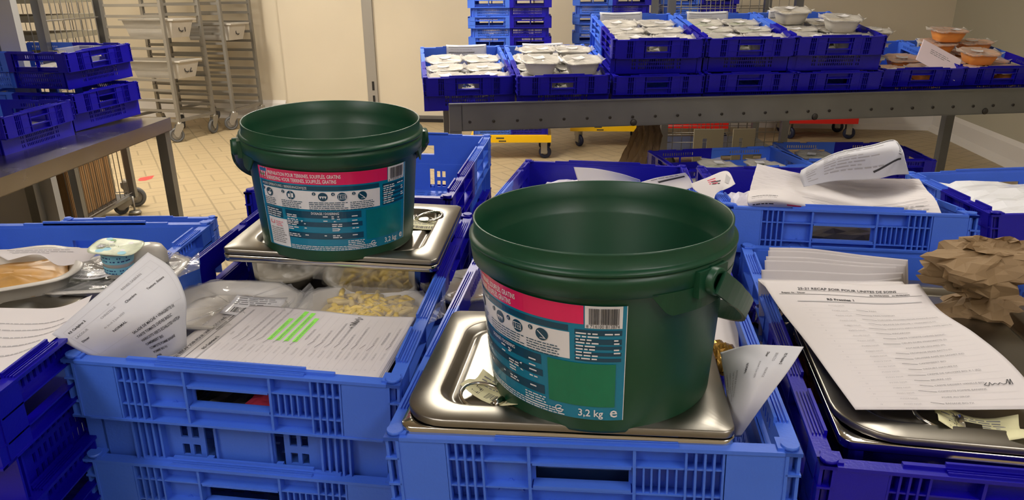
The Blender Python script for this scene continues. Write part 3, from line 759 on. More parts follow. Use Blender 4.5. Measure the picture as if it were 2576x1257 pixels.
def sticker(M, x, y, w, l, a, label, z=.001, m=None, seed=1, cat='sticker', group=None, curl=.010):
    """small paper sticker lying on something; M is the world matrix of what it lies on"""
    mm = M @ Matrix.Translation((x, y, z)) @ Matrix.Rotation(a, 4, 'Z')
    g = [[mm @ V((w*(i/3-.5), l*(.5-j/3), curl*(abs(i/3-.5)*2)**3*(1 if j != 1 else .4))) for i in range(4)] for j in range(4)]
    S = Sheet(g, w, l); o = S.build('price_sticker', m or M_LW, label, cat, group, n=8)
    pr = Print(); pr.words(w*.08, l*.16, w*.9, 4, l*.10, l*.055, M_GREY, 1, seed=seed); pr.bars(w*.15, l*.62, w*.8, l*.88, M_INK, 1, seed=seed)
    S.stick(pr, 'printed_marks', o, .0003); return o

Rd = RM(rad(-7.6), rad(-.6), rad(-1.6))
LD = (.047, .600, .824)
steel_pan(V(LD) + Rd @ V((0, 0, -.0085)), Rd, .325, .265, .148, 'lidded steel pan with notched lid corner carrying the front bucket')
steel_lid(LD, Rd, .325, .265, 'steel lid under the larger front bucket, its corner notched over the pan', .045, (-.088, .052, 2.6))
MD = Rd.to_4x4(); MD.translation = V(LD)
sticker(MD, -.070, .062, .075, .040, rad(-28), 'crumpled pale yellow sticker by the ring handle beside the front bucket', -.0045, M_YELST, 5)
Rc = RM(rad(-4.56), rad(1.39), rad(2.20))
LC = (-.272, 1.006, .853)
steel_pan(V(LC) + Rc @ V((0, 0, -.0085)), Rc, .325, .265, .150, 'lidded steel pan with polished sides carrying the back bucket')
steel_lid(LC, Rc, .325, .265, 'steel lid under the back bucket with a ring handle at its right', 0, (.115, .200, .3))
MC = Rc.to_4x4(); MC.translation = V(LC)
sticker(MC, .118, .165, .070, .045, rad(5), 'pale sticker by the ring handle to the right of the back bucket', -.0045, M_YELST, 8, curl=.003)
Rf = RM(rad(-10.5), rad(-.5), rad(0)); LF = PZ(2122, 1088, .800) + Rf @ V((.1625, 0, 0))
steel_pan(LF + Rf @ V((0, 0, -.0085)), Rf, .325, .45, .125, 'lidded steel pan half covered by the recap sheet at lower right')
MF = Rf.to_4x4(); MF.translation = LF
steel_lid(LF, Rf, .325, .45, 'steel lid with rounded notched corner half covered by the recap sheet, lower right', .06, (-.06, .05, 2.9))
sticker(MF, -.025, .040, .075, .045, rad(-14), 'pale yellow sticker poking out below the recap sheet at lower right', -.0045, M_YELST, 9, curl=.012)
Ra = RM(rad(.8), rad(-.4), rad(.4)); LA = V((-.735, .645, .838))
steel_pan(LA + Ra @ V((0, 0, -.0085)), Ra, .325, .265, .135, 'lidded steel pan at far left with a bright rounded lid recess')
steel_lid(LA, Ra, .325, .265, 'steel lid with a rounded bright recess edge at far left')

# ------------------------------------------------------------------ buckets
def body_r(z): return .1120 + z * (.1210 - .1120) / .140
def bucket(loc, R, azlug, labl, labr, label, patch, az_label_right, span=rad(110)):
    e = empty('green_bucket', label=label, cat='bucket'); M = put(e, loc, R); e.scale = (1.037,)*3
    prof = [(.001, .003), (.105, .003), (.1085, 0), (.1112, .001), (.1120, .004), (body_r(.06), .06), (body_r(.138), .138), (.1222, .1395), (.1224, .1402), (.1272, .1405), (.1282, .1412), (.1298, .1545), (.1298, .1575), (.1282, .1588), (.1276, .160), (.1300, .1612), (.1308, .1625), (.1306, .1645), (.1274, .1658), (.1258, .1672), (.1262, .1790), (.1262, .1802), (.1252, .1808), (.1240, .1800), (.1234, .1620), (.1180, .1470), (.1168, .1450), (.1095, .010), (.106, .006), (.001, .006)]
    mb = MB(); mb.lathe(prof, 128); mb.build('bucket_body', M_GREEN, e)
    # small moulding ticks below the collar
    for sg in (0, 1):
        az = azlug + pi*sg; L = V((cos(az), sin(az), 0)); T = V((-sin(az), cos(az), 0))
        mb = MB(); n = 18; w_ = rad(27)
        O, I = [], []
        for k in range(n+1):
            a = az - w_ + 2*w_*k/n; t = abs(k/n*2-1); zb = .1405 - .020*(1 - max(0, (t-.72)/.28))
            O.append([V((.1272*cos(a), .1272*sin(a), zb)), V((.1288*cos(a), .1288*sin(a), .143)), V((.1262*cos(a), .1262*sin(a), .143)), V((.1252*cos(a), .1252*sin(a), zb))])
        mb.loops(O, capb=True, capt=True); mb.build('lug_skirt', M_GREEN, e)
        F = Matrix(((T.x, L.x, 0, 0), (T.y, L.y, 0, 0), (T.z, L.z, 1, 0), (0, 0, 0, 1)))
        C0 = Matrix.Translation(L*.127 + V((0, 0, .146))) @ F
        mb = MB(); mb.box((-.020, 0, -.012), (.020, .006, .012), 0, C0); mb.lathe([(.001, .002), (.0075, .002), (.008, .012), (.0115, .0125), (.0125, .011), (.0125, -.002)], 28, 0, C0 @ Matrix.Rotation(-pi/2, 4, 'X')); mb.build('lug', M_GREEN, e)
    L = V((cos(azlug), sin(azlug), 0)); N = V((-sin(azlug), cos(azlug), 0)); al = rad(36)
    D = (N*cos(al) - V((0, 0, sin(al)))).normalized(); Bn = L.cross(D)
    mb = MB(); rings = []; m_ = 48
    for k in range(m_+1):
        t = pi*k/m_; c, s_ = cos(t), sin(t)
        ex = abs(c)**.8 * (1 if c >= 0 else -1); ey = abs(s_)**.75
        p = L*(.1400*ex) + D*(.150*ey) + V((0, 0, .146))
        tt = (L*(-s_*.1345) + D*(.16*c)).normalized(); out = Bn.cross(tt).normalized()
        wd = .0095 if .06 < k/m_ < .94 else .0105
        rings.append([p + Bn*wd + out*.0018, p - Bn*wd + out*.0018, p - Bn*wd - out*.0018, p + Bn*wd - out*.0018])
    mb.loops(rings, capb=True, capt=True); mb.build('handle', M_GREEN, e)
    # label wrapped on the body
    Wd, Hd, z1 = .1165*span, .116, .1335
    def fn(x, y):
        a = az_label_right - span + x/.1165; z = z1 - y + .0015*sin(x*22)
        r = body_r(z); n = V((cos(a), sin(a), -.063)).normalized()
        return V((r*cos(a), r*sin(a), z)) + n*.0003, n
    base = Print(); base.rect(0, 0, Wd, Hd, M_TEAL, 1, .005); base.rect(-.0006, .0, 0, Hd, M_LW, 1, .005); base.rect(Wd, .0, Wd+.0006, Hd, M_LW, 1, .005)
    lb = base.stick('label', fn, e, .0003)
    U = lambda u: u*Wd
    Vv = lambda v: v*Hd
    def bx(P, u0, v0, u1, v1, m, l=2): P.rect(U(u0), Vv(v0), U(u1), Vv(v1), m, l, .005)
    P = Print()
    bx(P, 0, 0, .84, .155, M_PINK); bx(P, .02, .175, .78, .225, M_DTEAL); bx(P, .03, .235, .785, .465, M_LW)
    bx(P, .845, .0, .985, .185, M_LW); bx(P, .03, .49, .165, .61, M_DTEAL); bx(P, .19, .49, .66, .575, M_DTEAL); bx(P, .19, .625, .665, .685, M_DTEAL); bx(P, .19, .765, .67, .845, M_DTEAL)
    for v in (.20, .275, .335, .39, .44): bx(P, .805, v, .985, v+(.045 if v < .3 else .03), M_DTEAL)
    bx(P, .035, .625, .195, .985, M_LW); bx(P, .015, .01, .085, .14, M_LW); bx(P, .02, .015, .08, .055, mat('logo_blue', (.02, .12, .35), .3), 3); bx(P, .02, .12, .08, .132, mat('logo_red', (.6, .02, .03), .3), 3)
    bx(P, .69, .49, .965, .875, patch, 3)
    P.stick('label_panels', fn, lb, .0003)
    P = Print()
    P.bars(U(.86), .002, U(.975), Vv(.15), M_INK, 4); P.text(U(.85), Vv(.18), '8 714100 813874', .0046, M_INK, lvl=4, sx=.86)
    P.text(U(.018), Vv(.105), 'Knorr', .0058, mat('logo_green', (.02, .22, .08), .3), lvl=4, bold=.0002, sx=.75)
    P.text(U(.095), Vv(.075), 'PREPARATION POUR TERRINES, SOUFFLÉS, GRATINS', .0072, M_LW, lvl=4, sx=.60, bold=.0001)
    P.text(U(.095), Vv(.135), 'BEREIDING VOOR TERRINES, SOUFFLÉS, GRATINS', .0072, M_LW, lvl=4, sx=.60, bold=.0001)
    P.text(U(.03), Vv(.213), 'MODE OPERATOIRE / BEREIDINGSWIJZE', .0050, M_LW, lvl=4, sx=.8)
    for i, (u, num) in enumerate(((.085, '1'), (.245, '2'), (.44, '3'), (.55, '4'), (.67, '5'))):
        cx, cy = U(u), Vv(.30); P.disc(cx, cy, .0062, M_DTEAL, 4); P.disc(cx-.0115, cy-.004, .0024, M_DTEAL, 4, 12); P.text(cx-.0125, cy-.0025, num, .004, M_LW, lvl=5)
        if i == 0: P.poly([(cx-.004, cy), (cx+.004, cy), (cx+.002, cy+.004), (cx-.002, cy+.004)], M_LW, 5); P.line(cx, cy, cx+.003, cy-.004, .0007, M_LW, 5)
        if i == 1: P.rect(cx-.004, cy-.002, cx-.001, cy+.003, M_LW, 5); P.rect(cx+.001, cy-.003, cx+.004, cy+.003, M_LW, 5); P.line(cx, cy-.006, cx, cy+.006, .0005, M_LW, 5)
        if i == 2:
            P.rect(cx-.0045, cy-.001, cx+.0045, cy, M_LW, 5)
            for q in (-.0032, 0, .0032): P.poly([(cx+q-.0012, cy), (cx+q+.0012, cy), (cx+q, cy+.003)], M_LW, 5)
        if i == 3:
            for q in (((-.0045, -.003), (.0045, -.003)), ((.0045, -.003), (.0045, .003)), ((.0045, .003), (-.0045, .003)), ((-.0045, .003), (-.0045, -.003)), ((-.002, -.003), (-.002, .003))): P.line(cx+q[0][0], cy+q[0][1], cx+q[1][0], cy+q[1][1], .0006, M_LW, 5)
            for q in (0, .0015, .003): P.line(cx+q, cy-.0015, cx+q+.0006, cy+.0015, .0005, M_LW, 5)
        if i == 4: P.line(cx-.004, cy-.003, cx+.003, cy+.003, .0009, M_LW, 5); P.line(cx-.002, cy+.0035, cx+.004, cy+.0035, .0006, M_LW, 5)
        wd = (.05, .07, .085, .035, .075)[i]; P.words(cx-U(wd), Vv(.378), cx+U(wd), 5, .0026, .0013, M_DTEAL, 4, seed=i+3, ragged=.1)
    P.words(U(.035), Vv(.52), U(.16), 4, .0032, .0018, M_LW, 4, seed=11, ragged=.2)
    P.text(U(.36), Vv(.525), 'DOSAGE / DOSERING', .0048, M_LW, lvl=4, sx=.8, bold=.00008)
    for j, v in enumerate((.555, .61, .655, .71, .80)):
        for k, (a, b) in enumerate(((.20, .28), (.31, .34), (.39, .41), (.43, .46), (.48, .55 if j > 1 else .50), (.60, .65))): P.words(U(a), Vv(v), U(b), 2 if k in (0, 4) else 1, .0028, .0019, M_LW, 4, seed=j*7+k, ragged=.1)
    P.words(U(.57), Vv(.875), U(.68), 5, .0027, .0016, M_LW, 4, seed=31, ragged=.25); P.words(U(.205), Vv(.945), U(.76), 3, .0024, .0014, M_LW, 4, seed=33, ragged=.05)
    for j in range(9): P.words(U(.81), Vv(.235+.027*j), U(.90), 1, .003, .0019, M_LW, 4, seed=40+j, ragged=.3); P.words(U(.955 if j else .92), Vv(.235+.027*j), U(.98), 1, .003, .0019, M_LW, 4, seed=60+j, ragged=0)
    pk = mat('pink_print', (.75, .18, .25), .4); P.line(U(.055), Vv(.66), U(.055), Vv(.70), .0012, pk, 4); P.line(U(.055), Vv(.70), U(.085), Vv(.70), .0012, pk, 4); P.line(U(.085), Vv(.70), U(.085), Vv(.66), .0012, pk, 4)
    P.words(U(.10), Vv(.675), U(.17), 3, .0028, .0015, pk, 4, seed=70); P.words(U(.05), Vv(.76), U(.185), 8, .003, .0014, M_GREY, 4, seed=71)
    cx, cy = U(.735), Vv(.935); 
    for k in range(10):
        a0, a1 = k*.56, k*.56+.46; P.line(cx+.0036*cos(a0), cy+.0036*sin(a0), cx+.0036*cos(a1), cy+.0036*sin(a1), .0011, M_LW, 4)
    P.line(cx-.002, cy+.001, cx+.002, cy-.001, .001, M_LW, 4)
    P.text(U(.815), Vv(.965), '3,2 kg', .0105, M_LW, lvl=4, sx=.92, bold=.00015); P.text(U(.945), Vv(.965), 'e', .0155, M_LW, lvl=4, bold=.0002)
    P.stick('label_printing', fn, lb, .0003)
    # scuffs where ink has come off
    Q = Print(); R_ = random.Random(labl)
    for k in range(5):
        x, y = U(R_.choice((.30, .50, .52, .41, .56))), Vv(R_.uniform(.55, .75)); Q.poly([(x + .0035*R_.random()*cos(t), y + .0014*R_.random()*sin(t)) for t in (0, .8, 1.6, 2.4, 3.1, 3.9, 4.7, 5.5)], M_LW, 6)
    Q.stick('worn_spot', fn, lb, .0003)
    return e
bucket(MD @ V((.033, .112, -.0048)), RM(0, rad(-.5), rad(-1.0)), rad(-50), 3, 0, 'larger looking green bucket in front, handle hanging at its right, label turned left', M_PGREEN, rad(-86))
bucket(MC @ V((-.011, .096, -.0018)), RM(0, rad(3.0), rad(2.0)), rad(19), 4, 0, 'green bucket farther back with its whole teal and magenta label facing forward', M_PGREEN2, rad(-24))

# ------------------------------------------------------------------ sheets of paper
def recap(title_unit, items, hi=(), seed=1, slashes=True):
    P = Print()
    P.text(.040, .024, '25-21 RECAP SOIR POUR UNITES DE SOINS', .0080, M_INK, sx=.84, bold=.00012, shear=.25)
    P.line(.040, .0262, .184, .0262, .0005); P.text(.016, .033, 'Repas de : Diner', .0046, M_INK, bold=.0001); P.text(.128, .033, 'du 05/06/2025   au 05/06/2025', .0046, M_INK, bold=.0001)
    P.line(.012, .0352, .202, .0352, .0007); P.text(.070, .049, title_unit, .0065, M_INK, bold=.0002)
    P.rect(.030, .051, .195, .0535, M_PALEINK, 1)
    for i, t in enumerate(items):
        y = .064 + .0118*i
        if i in hi: P.rect(.104, y-.0050, .112 + .0027*len(t), y+.0016, M_HI, 1)
        P.text(.112, y, t, .0043, M_GREY, sx=.95, lvl=2); P.text(.066, y, 'PV%03d NOR' % ((i*173+22*seed) % 1000), .0040, M_PALEINK, lvl=2)
        P.rect(.03, y+.0042, .195, y+.0044, M_PALEINK, 1); P.text(.036, y, str((i*7*seed) % 24 + 1), .0036, M_PALEINK, lvl=2)
        if slashes and i % 9 != 0: P.strokes([(.094 + .003*sin(i*2.1), y-.0035+.001*sin(i)), (.110, y+.0005)], .0007, M_INK, 3)
    return P
IT1 = ['PAIN', 'PAIN COMPLET', 'FORTIMEL PROTEIN PECHE MANGUE (125ml)', 'HARICOTS VERTS ECHALOTES +VGTE (parm E)', 'HARICOTS VERTS ECHALOTES +VGTE S/SEL (parm E)', 'TOMATE + VINAIGRETTE FX', 'JAMBON LABEL ROUGE (1 TRANCHE) FX', 'SALADE DE MACHE + VINAIGRETTE FX', 'SALADE DE MACHE BIO/PAS FX', 'MACARONI (DIAB)', 'MACARONI', 'RIZ CREOLE BIO FX', 'CHAMPIGNONS PERSILLES BIO/PAS', 'TARTE TOMATE CHEVRE BASILIC', 'OEUFS DURS (2)', 'OEUFS DURS VINAIGRETTE (2)', '', 'PAS DE PAIN', 'POTAGE DE LEGUMES', 'FROMAGE FRAIS BATTU 7.8 %']
IT2 = ['', 'PAIN', 'PAIN COMPLET', 'FORTIMEL PROTEIN PECHE MANGUE (125ml)', 'SALADE DE MACHE + VINAIGRETTE FX', 'HARICOTS VERTS ECHALOTES +VGTE (parm E)', 'MACARONI', 'TARTE TOMATE CHEVRE BASILIC', 'OEUFS DURS VINAIGRETTE (2)', 'POTAGE DE LEGUMES (M)', 'FROMAGE FRAIS BATTU 0%', 'GRUYERE RAPE EN SACHET IND', 'CAMEMBERT BIO', 'YAOURT NATURE FX', 'CREME DE GRUYERE BIO X 1 (RS)', 'BEURRE 10G', 'CREME DESSERT VANILLE BIO', 'COMPOTE POMME BANANE', 'POIRE AU SIROP', 'BANANE BIO FX']
# recap sheet lying in the crate at left
def lerp_grid(TL, TR, BL, BR, nu=4, nv=5, f=None):
    g = []
    for j in range(nv):
        v = j/(nv-1); g.append([TL*(1-i/(nu-1))*(1-v) + TR*(i/(nu-1))*(1-v) + BL*(1-i/(nu-1))*v + BR*(i/(nu-1))*v + (f(i/(nu-1), v) if f else V((0,0,0))) for i in range(nu)])
    return g
for k in (3, 2, 1, 0):
    dz = V((.0012*k, .0015*k, -.0022*k)); dx = V((-.006, .004, 0))*k*.5
    g = lerp_grid(PZ(337, 949, .792)+dz+dx, PZ(573, 768, .796)+dz+dx, PZ(940, 968, .790)+dz, PZ(1046, 796, .800)+dz, f=lambda u, v: V((0, 0, .004*sin(pi*v)*(1-u)+.003*sin(6*v))))
    S = Sheet(g, .21, .297)
    o = S.build('recap_sheet', M_PAPER, 'printed recap sheet with green highlighted lines lying in the left front crate' if k == 0 else 'white sheet under the highlighted recap sheet in the left front crate', 'sheet', None if k == 0 else 'sheets under the highlighted recap sheet')
    if k == 0:
        P = recap('R5 Cadgène 2', IT1, (5, 6, 7, 8), 3)
        P.strokes([(.160, .215), (.166, .215)], .0009); P.strokes([(.163, .212), (.163, .218)], .0009)
        P.strokes([(.169, .212), (.172, .210), (.172, .214), (.170, .219)], .0009); P.strokes([(.174, .209), (.175, .219), (.177, .212), (.178, .219), (.180, .208), (.181, .219), (.184, .212), (.185, .220), (.188, .213), (.190, .218), (.193, .210), (.194, .222), (.198, .213), (.201, .217)], .0009)
        S.stick(P, 'printed_text', o)
# menu card curling over the left rim
def menu(lines, name1, name2, unit, first=.10):
    P = Print()
    for a in (((.012, .014), (.198, .014)), ((.198, .014), (.198, .094)), ((.198, .094), (.012, .094)), ((.012, .094), (.012, .014)), ((.012, .032), (.198, .032))): P.line(*a[0], *a[1], .0003, M_PALEINK)
    P.text(.016, .024, unit, .0060, M_INK, bold=.00015); P.text(.125, .024, 'RENEE SABRAN', .0062, M_GREY)
    P.text(.016, .040, name1, .0062, M_GREY); P.text(.066, .040, name2, .0055, M_GREY); P.text(.090, .028, '201', .004, M_INK); P.text(.110, .046, 'Chambre', .0060, M_INK, bold=.0001)
    P.text(.016, .054, 'Diner', .0060, M_INK, bold=.00015); P.text(.056, .058, 'du Jeudi 5 Juin 2025', .0050, M_GREY); P.text(.060, .074, 'NORMAL', .0065, M_INK, bold=.00012); P.text(.150, .052, 'Texture  Entiere', .0056, M_INK, bold=.0001)
    for a in (((.160, .018), (.185, .018)), ((.185, .018), (.185, .044)), ((.185, .044), (.160, .044)), ((.160, .044), (.160, .018))): P.line(*a[0], *a[1], .0002, M_PALEINK)
    for i, t in enumerate(lines): P.text(.078, first + .0105*i, t, .0068, M_INK, sx=.82, bold=.00012)
    return P
g = [[PZ(130, 840, .848), PZ(212, 770, .872), PZ(295, 700, .885), PZ(372, 634, .890)],
     [PZ(182, 872, .832), PZ(270, 805, .862), PZ(355, 735, .880), PZ(432, 675, .884)],
     [PZ(238, 900, .815), PZ(322, 842, .842), PZ(402, 785, .862), PZ(466, 745, .864)],
     [PZ(296, 928, .795), PZ(372, 882, .812), PZ(435, 850, .826), PZ(468, 812, .834)],
     [PZ(352, 968, .765), PZ(412, 925, .775), PZ(452, 895, .785), PZ(470, 868, .795)]]
S = Sheet(g, .21, .19)
o = S.build('menu_sheet', M_PAPER2, 'curled printed menu card leaning over the crate rim at left', 'sheet')
S.stick(menu(['SALADE DE MACHE + VINAIGRETTE FX', 'TARTE TOMATE CHEVRE BASILIC', 'HARICOTS VERTS ECHALOTES +VGTE (pa', 'CAMEMBERT BIO', 'COMPOTE POMME BANANE', 'POMME BIO FX', 'PAIN'], 'LACOUR', 'CHRISTELLE', 'R5 Cadgène 2'), 'printed_text', o)
# recap sheet at lower right
g = [[PZ(1915, 705, .835), PZ(2050, 707, .832), PZ(2190, 716, .830), PZ(2312, 714, .832)],
     [PZ(1965, 780, .836), PZ(2100, 782, .832), PZ(2240, 785, .826), PZ(2362, 778, .828)],
     [PZ(2030, 862, .832), PZ(2168, 862, .830), PZ(2318, 852, .826), PZ(2452, 838, .832)],
     [PZ(2092, 948, .824), PZ(2232, 945, .822), PZ(2390, 932, .820), PZ(2545, 915, .828)],
     [PZ(2152, 1030, .812), PZ(2290, 1030, .812), PZ(2455, 1030, .812), PZ(2640, 1028, .814)]]
S = Sheet(g, .21, .297)
o = S.build('recap_sheet', M_PAPER, 'large printed recap sheet ticked by hand lying over the steel lid at lower right', 'sheet')
P = recap('R5 Fressies 1', IT2, (), 5)
P.strokes([(.168, .252), (.164, .256), (.168, .258), (.171, .252), (.172, .257), (.176, .254), (.178, .257), (.181, .254), (.184, .257), (.187, .256), (.191, .249), (.190, .258), (.194, .249), (.193, .258)], .0008)
S.stick(P, 'printed_text', o)
# leaning wad of sheets behind it
for k in range(6):
    h = .012*(5-k); kk = (0, .55, 1.6, 2.3, 4.0, 5.6)[k]; pu = [(1935 - 5*kk, 622 + 14*kk), (2040 - 4*kk, 625+14*kk), (2160, 640+12*kk), (2284 - 3*kk, 653 + 8*kk)]
    zt = .846 - .0035*k
    top = [PZ(x, y, zt) for x, y in pu]; g = [top, [p + V((.002, -.012, -.045)) for p in top], [p + V((.004, -.020, -.100)) for p in top]]
    S = Sheet(g, .20, .12); S.build('blank_sheet', M_PAPER, 'white sheet in the stepped wad standing behind the large recap sheet' , 'sheet', 'stepped wad of sheets in the lower right crate')
g = lerp_grid(PZ(1906, 704, .829), PZ(2270, 708, .827), PZ(1906, 704, .829)+V((.03, -.16, -.012)), PZ(2270, 708, .827)+V((-.02, -.16, -.012)))
Sheet(g, .2, .16).build('blank_sheet', M_PAPER, 'white sheet directly beneath the large recap sheet at lower right', 'sheet')
# card at the right inside the front crate
g = [[PZ(2022, 872, .868), PZ(1950, 868, .872), PZ(1880, 868, .868), PZ(1812, 886, .846)],
     [PZ(1985, 930, .862), PZ(1920, 928, .866), PZ(1868, 930, .858), PZ(1822, 948, .832)],
     [PZ(1925, 1010, .838), PZ(1885, 1010, .838), PZ(1850, 1015, .828), PZ(1830, 1025, .812)],
     [PZ(1862, 1098, .790), PZ(1850, 1098, .790), PZ(1838, 1100, .785), PZ(1828, 1105, .780)]]
g = [[g[j][i] for j in range(4)] for i in range(4)]
S = Sheet(g, .21, .13)
o = S.build('menu_sheet', M_PAPER2, 'folded printed menu card sticking up between the front bucket and right rim', 'sheet')
P = Print()
P.text(.024, .022, 'R5 Fressies 2', .0062, M_INK, bold=.00012); P.text(.024, .036, 'BRACCO', .0062, M_GREY); P.text(.022, .050, 'Diner', .0062, M_INK, bold=.00012); P.text(.066, .040, 'MAURICE', .0055, M_GREY); P.text(.050, .056, 'du Jeudi 5 Juin 2025', .005, M_GREY); P.text(.055, .080, 'NORMAL', .0062, M_INK, bold=.0001)
for i, t in enumerate(('POTAGE DE LEGUMES', 'TARTE TOMATE CHEVRE', 'HARICOTS VERTS', 'CAMEMBERT BIO', 'COMPOTE')): P.text(.068, .100+.008*i, t, .0058, M_GREY)
S.stick(P, 'printed_text', o)
g = lerp_grid(PZ(1790, 690, .815), PZ(1850, 700, .815), PZ(1795, 860, .800), PZ(1860, 880, .80))
Sheet(g, .1, .2).build('blank_sheet', M_PAPER, 'pale sheet standing in the front crate behind the folded menu card', 'sheet')
# papers in the tilted crate
g = [[PZ(1905, 412, .905), PZ(2040, 440, .885), PZ(2180, 448, .885), PZ(2312, 450, .890)],
     [PZ(1892, 455, .885), PZ(2050, 462, .868), PZ(2180, 478, .850), PZ(2332, 478, .878)],
     [PZ(1885, 495, .868), PZ(2055, 500, .862), PZ(2185, 512, .850), PZ(2352, 500, .874)],
     [PY(1900, 535, 1.205), PY(2060, 540, 1.188), PY(2190, 545, 1.172), PY(2372, 545, 1.152)]]
S = Sheet(g, .297, .21)
o = S.build('curled_sheet', M_PAPER, 'large crumpled white sheet with thin rules spread across the tilted crate', 'sheet', crumple=.0003)
P = Print(); 
for y in (.135, .148, .166): P.strokes([(.012, y), (.06, y-.004), (.10, y+.012), (.14, y+.03)], .0009, M_GREY, 2)
for y in (.150, .165, .180): P.strokes([(.165, y+.022), (.21, y+.008), (.25, y-.002), (.285, y-.012)], .0010, M_GREY, 2)
P.words(.22, .170, .285, 3, .007, .0035, M_PALEINK, 2, seed=9); P.words(.06, .03, .28, 1, .01, .001, M_PALEINK, 2)
S.stick(P, 'printed_rules', o, .0008)
g = [[PZ(1882, 480, .882), PZ(1930, 476, .888), PZ(1985, 482, .888), PZ(2040, 505, .872)],
     [PZ(1880, 508, .876), PZ(1930, 502, .884), PZ(1985, 508, .882), PZ(2060, 520, .868)],
     [PY(1890, 532, 1.20), PY(1930, 532, 1.192), PY(1990, 534, 1.19), PY(2065, 536, 1.184)]]
S = Sheet(g, .15, .07); o = S.build('barcode_slip', M_PAPER, 'white slip with a barcode and red lettering at the left of the tilted crate', 'slip')
P = Print(); P.bars(.012, .026, .075, .040, M_GREY, 1, 9); P.words(.012, .022, .08, 1, .01, .002, M_GREY, 1); P.words(.012, .047, .08, 1, .01, .004, M_INK, 1, seed=4); P.words(.095, .047, .14, 1, .01, .006, mat('red_ink', (.65, .02, .08), .6), 1, seed=5, ragged=0)
S.stick(P, 'printed_marks', o)
g = [[PZ(2015, 428, .905), PZ(2100, 385, .940), PZ(2190, 365, .955), PZ(2250, 352, .960), PZ(2272, 385, .945)],
     [PZ(2012, 445, .895), PZ(2100, 405, .930), PZ(2190, 388, .945), PZ(2262, 378, .950), PZ(2280, 412, .935)],
     [PZ(2022, 470, .880), PZ(2100, 455, .890), PZ(2200, 450, .895), PZ(2248, 440, .905), PZ(2287, 438, .915)]]
S = Sheet(g, .26, .13); o = S.build('curled_sheet', M_PAPER2, 'printed sheet rolled upright at the back right of the tilted crate', 'sheet')
P = Print(); P.strokes([(.03, .010), (.10, .012), (.19, .006)], .004, M_INK, 1); P.strokes([(.13, .112), (.17, .100), (.21, .086)], .005, M_INK, 1)
for j in range(9): P.words(.012, .022+.011*j, .035, 1, .01, .004, M_PALEINK, 1, seed=j); P.words(.045, .022+.010*j, .17, 1, .01, .0045, M_PALEINK, 1, seed=j+20, ragged=.7)
P.words(.195, .02, .21, 10, .008, .004, M_GREY, 1, seed=3, ragged=.1); P.bars(.225, .05, .25, .07, M_PALEINK, 1, 4)
S.stick(P, 'printed_text', o)
g = lerp_grid(PZ(2310, 478, .835), PZ(2600, 478, .835), PZ(2390, 545, .835), PZ(2680, 545, .835))
# papers in the crate behind the front bucket
g = [[PZ(1443, 420, .900), PZ(1500, 424, .898), PZ(1560, 436, .890), PZ(1610, 452, .880)],
     [PZ(1452, 450, .880), PZ(1505, 450, .880), PZ(1565, 455, .875), PZ(1612, 462, .870)],
     [PZ(1462, 480, .860), PZ(1510, 480, .860), PZ(1570, 482, .855), PZ(1615, 480, .855)]]
Sheet(g, .14, .08).build('blank_sheet', M_PAPER, 'white sheet corner rising just behind the front bucket rim', 'sheet')
g = [[PZ(1612, 458, .872), PZ(1650, 447, .880), PZ(1690, 440, .885), PZ(1724, 434, .888)], [PZ(1625, 475, .862), PZ(1665, 464, .868), PZ(1700, 456, .872), PZ(1735, 448, .876)], [PZ(1640, 500, .850), PZ(1680, 485, .855), PZ(1715, 480, .858), PZ(1745, 470, .860)]]
S = Sheet(g, .10, .05); o = S.build('label_sheet', M_PAPER, 'white label sheet with a thick black bar behind the front bucket', 'sheet'); P = Print(); P.strokes([(.03, .016), (.092, .014)], .006, M_INK, 1); P.words(.02, .006, .09, 1, .01, .003, M_GREY, 1); S.stick(P, 'printed_marks', o)
g = [[PZ(1738, 462, .888), PZ(1775, 448, .892), PZ(1828, 430, .896), PZ(1850, 462, .888)], [PZ(1748, 478, .880), PZ(1785, 465, .884), PZ(1822, 462, .884), PZ(1838, 470, .882)], [PZ(1795, 510, .862), PZ(1800, 490, .872), PZ(1812, 480, .875), PZ(1820, 478, .876)]]
S = Sheet(g, .09, .05); o = S.build('label_sheet', M_PAPER, 'small printed tag with red and black marks between the two rear crates', 'tag'); P = Print(); P.words(.03, .012, .05, 3, .006, .003, MATS['red_ink'], 1, seed=5); P.words(.035, .020, .055, 2, .006, .0035, M_INK, 1, seed=6); P.rect(.06, .006, .075, .022, M_PALEINK, 1); S.stick(P, 'printed_marks', o)
# sheets at far left
g = [[PZ(-60, 772, .850), PZ(60, 775, .848), PZ(150, 772, .848), PZ(232, 742, .855)], [PZ(-60, 840, .846), PZ(40, 845, .846), PZ(120, 835, .846), PZ(200, 800, .848)], [PZ(-60, 955, .842), PZ(-5, 950, .842), PZ(75, 898, .842), PZ(155, 838, .845)]]
S = Sheet(g, .21, .16); o = S.build('printed_sheet', M_PAPER, 'plain looking printed sheet lying on the steel lid at far left', 'sheet'); P = Print(); P.words(.02, .05, .19, 5, .018, .003, M_PALEINK, 1, seed=12); S.stick(P, 'printed_text', o)
g = [[PZ(-40, 628, .872), PZ(80, 626, .872), PZ(180, 624, .874), PZ(258, 624, .878)], [PZ(-10, 640, .868), PZ(85, 636, .868), PZ(175, 640, .868), PZ(240, 640, .872)], [PZ(20, 655, .864), PZ(95, 640, .868), PZ(150, 668, .856), PZ(225, 655, .866)]]
S = Sheet(g, .21, .07); o = S.build('printed_sheet', M_PAPER, 'narrow white sheet across the back of the far left crate', 'sheet'); P = Print(); P.words(.03, .012, .15, 3, .012, .003, M_GREY, 1, seed=13, ragged=.6); S.stick(P, 'printed_text', o)

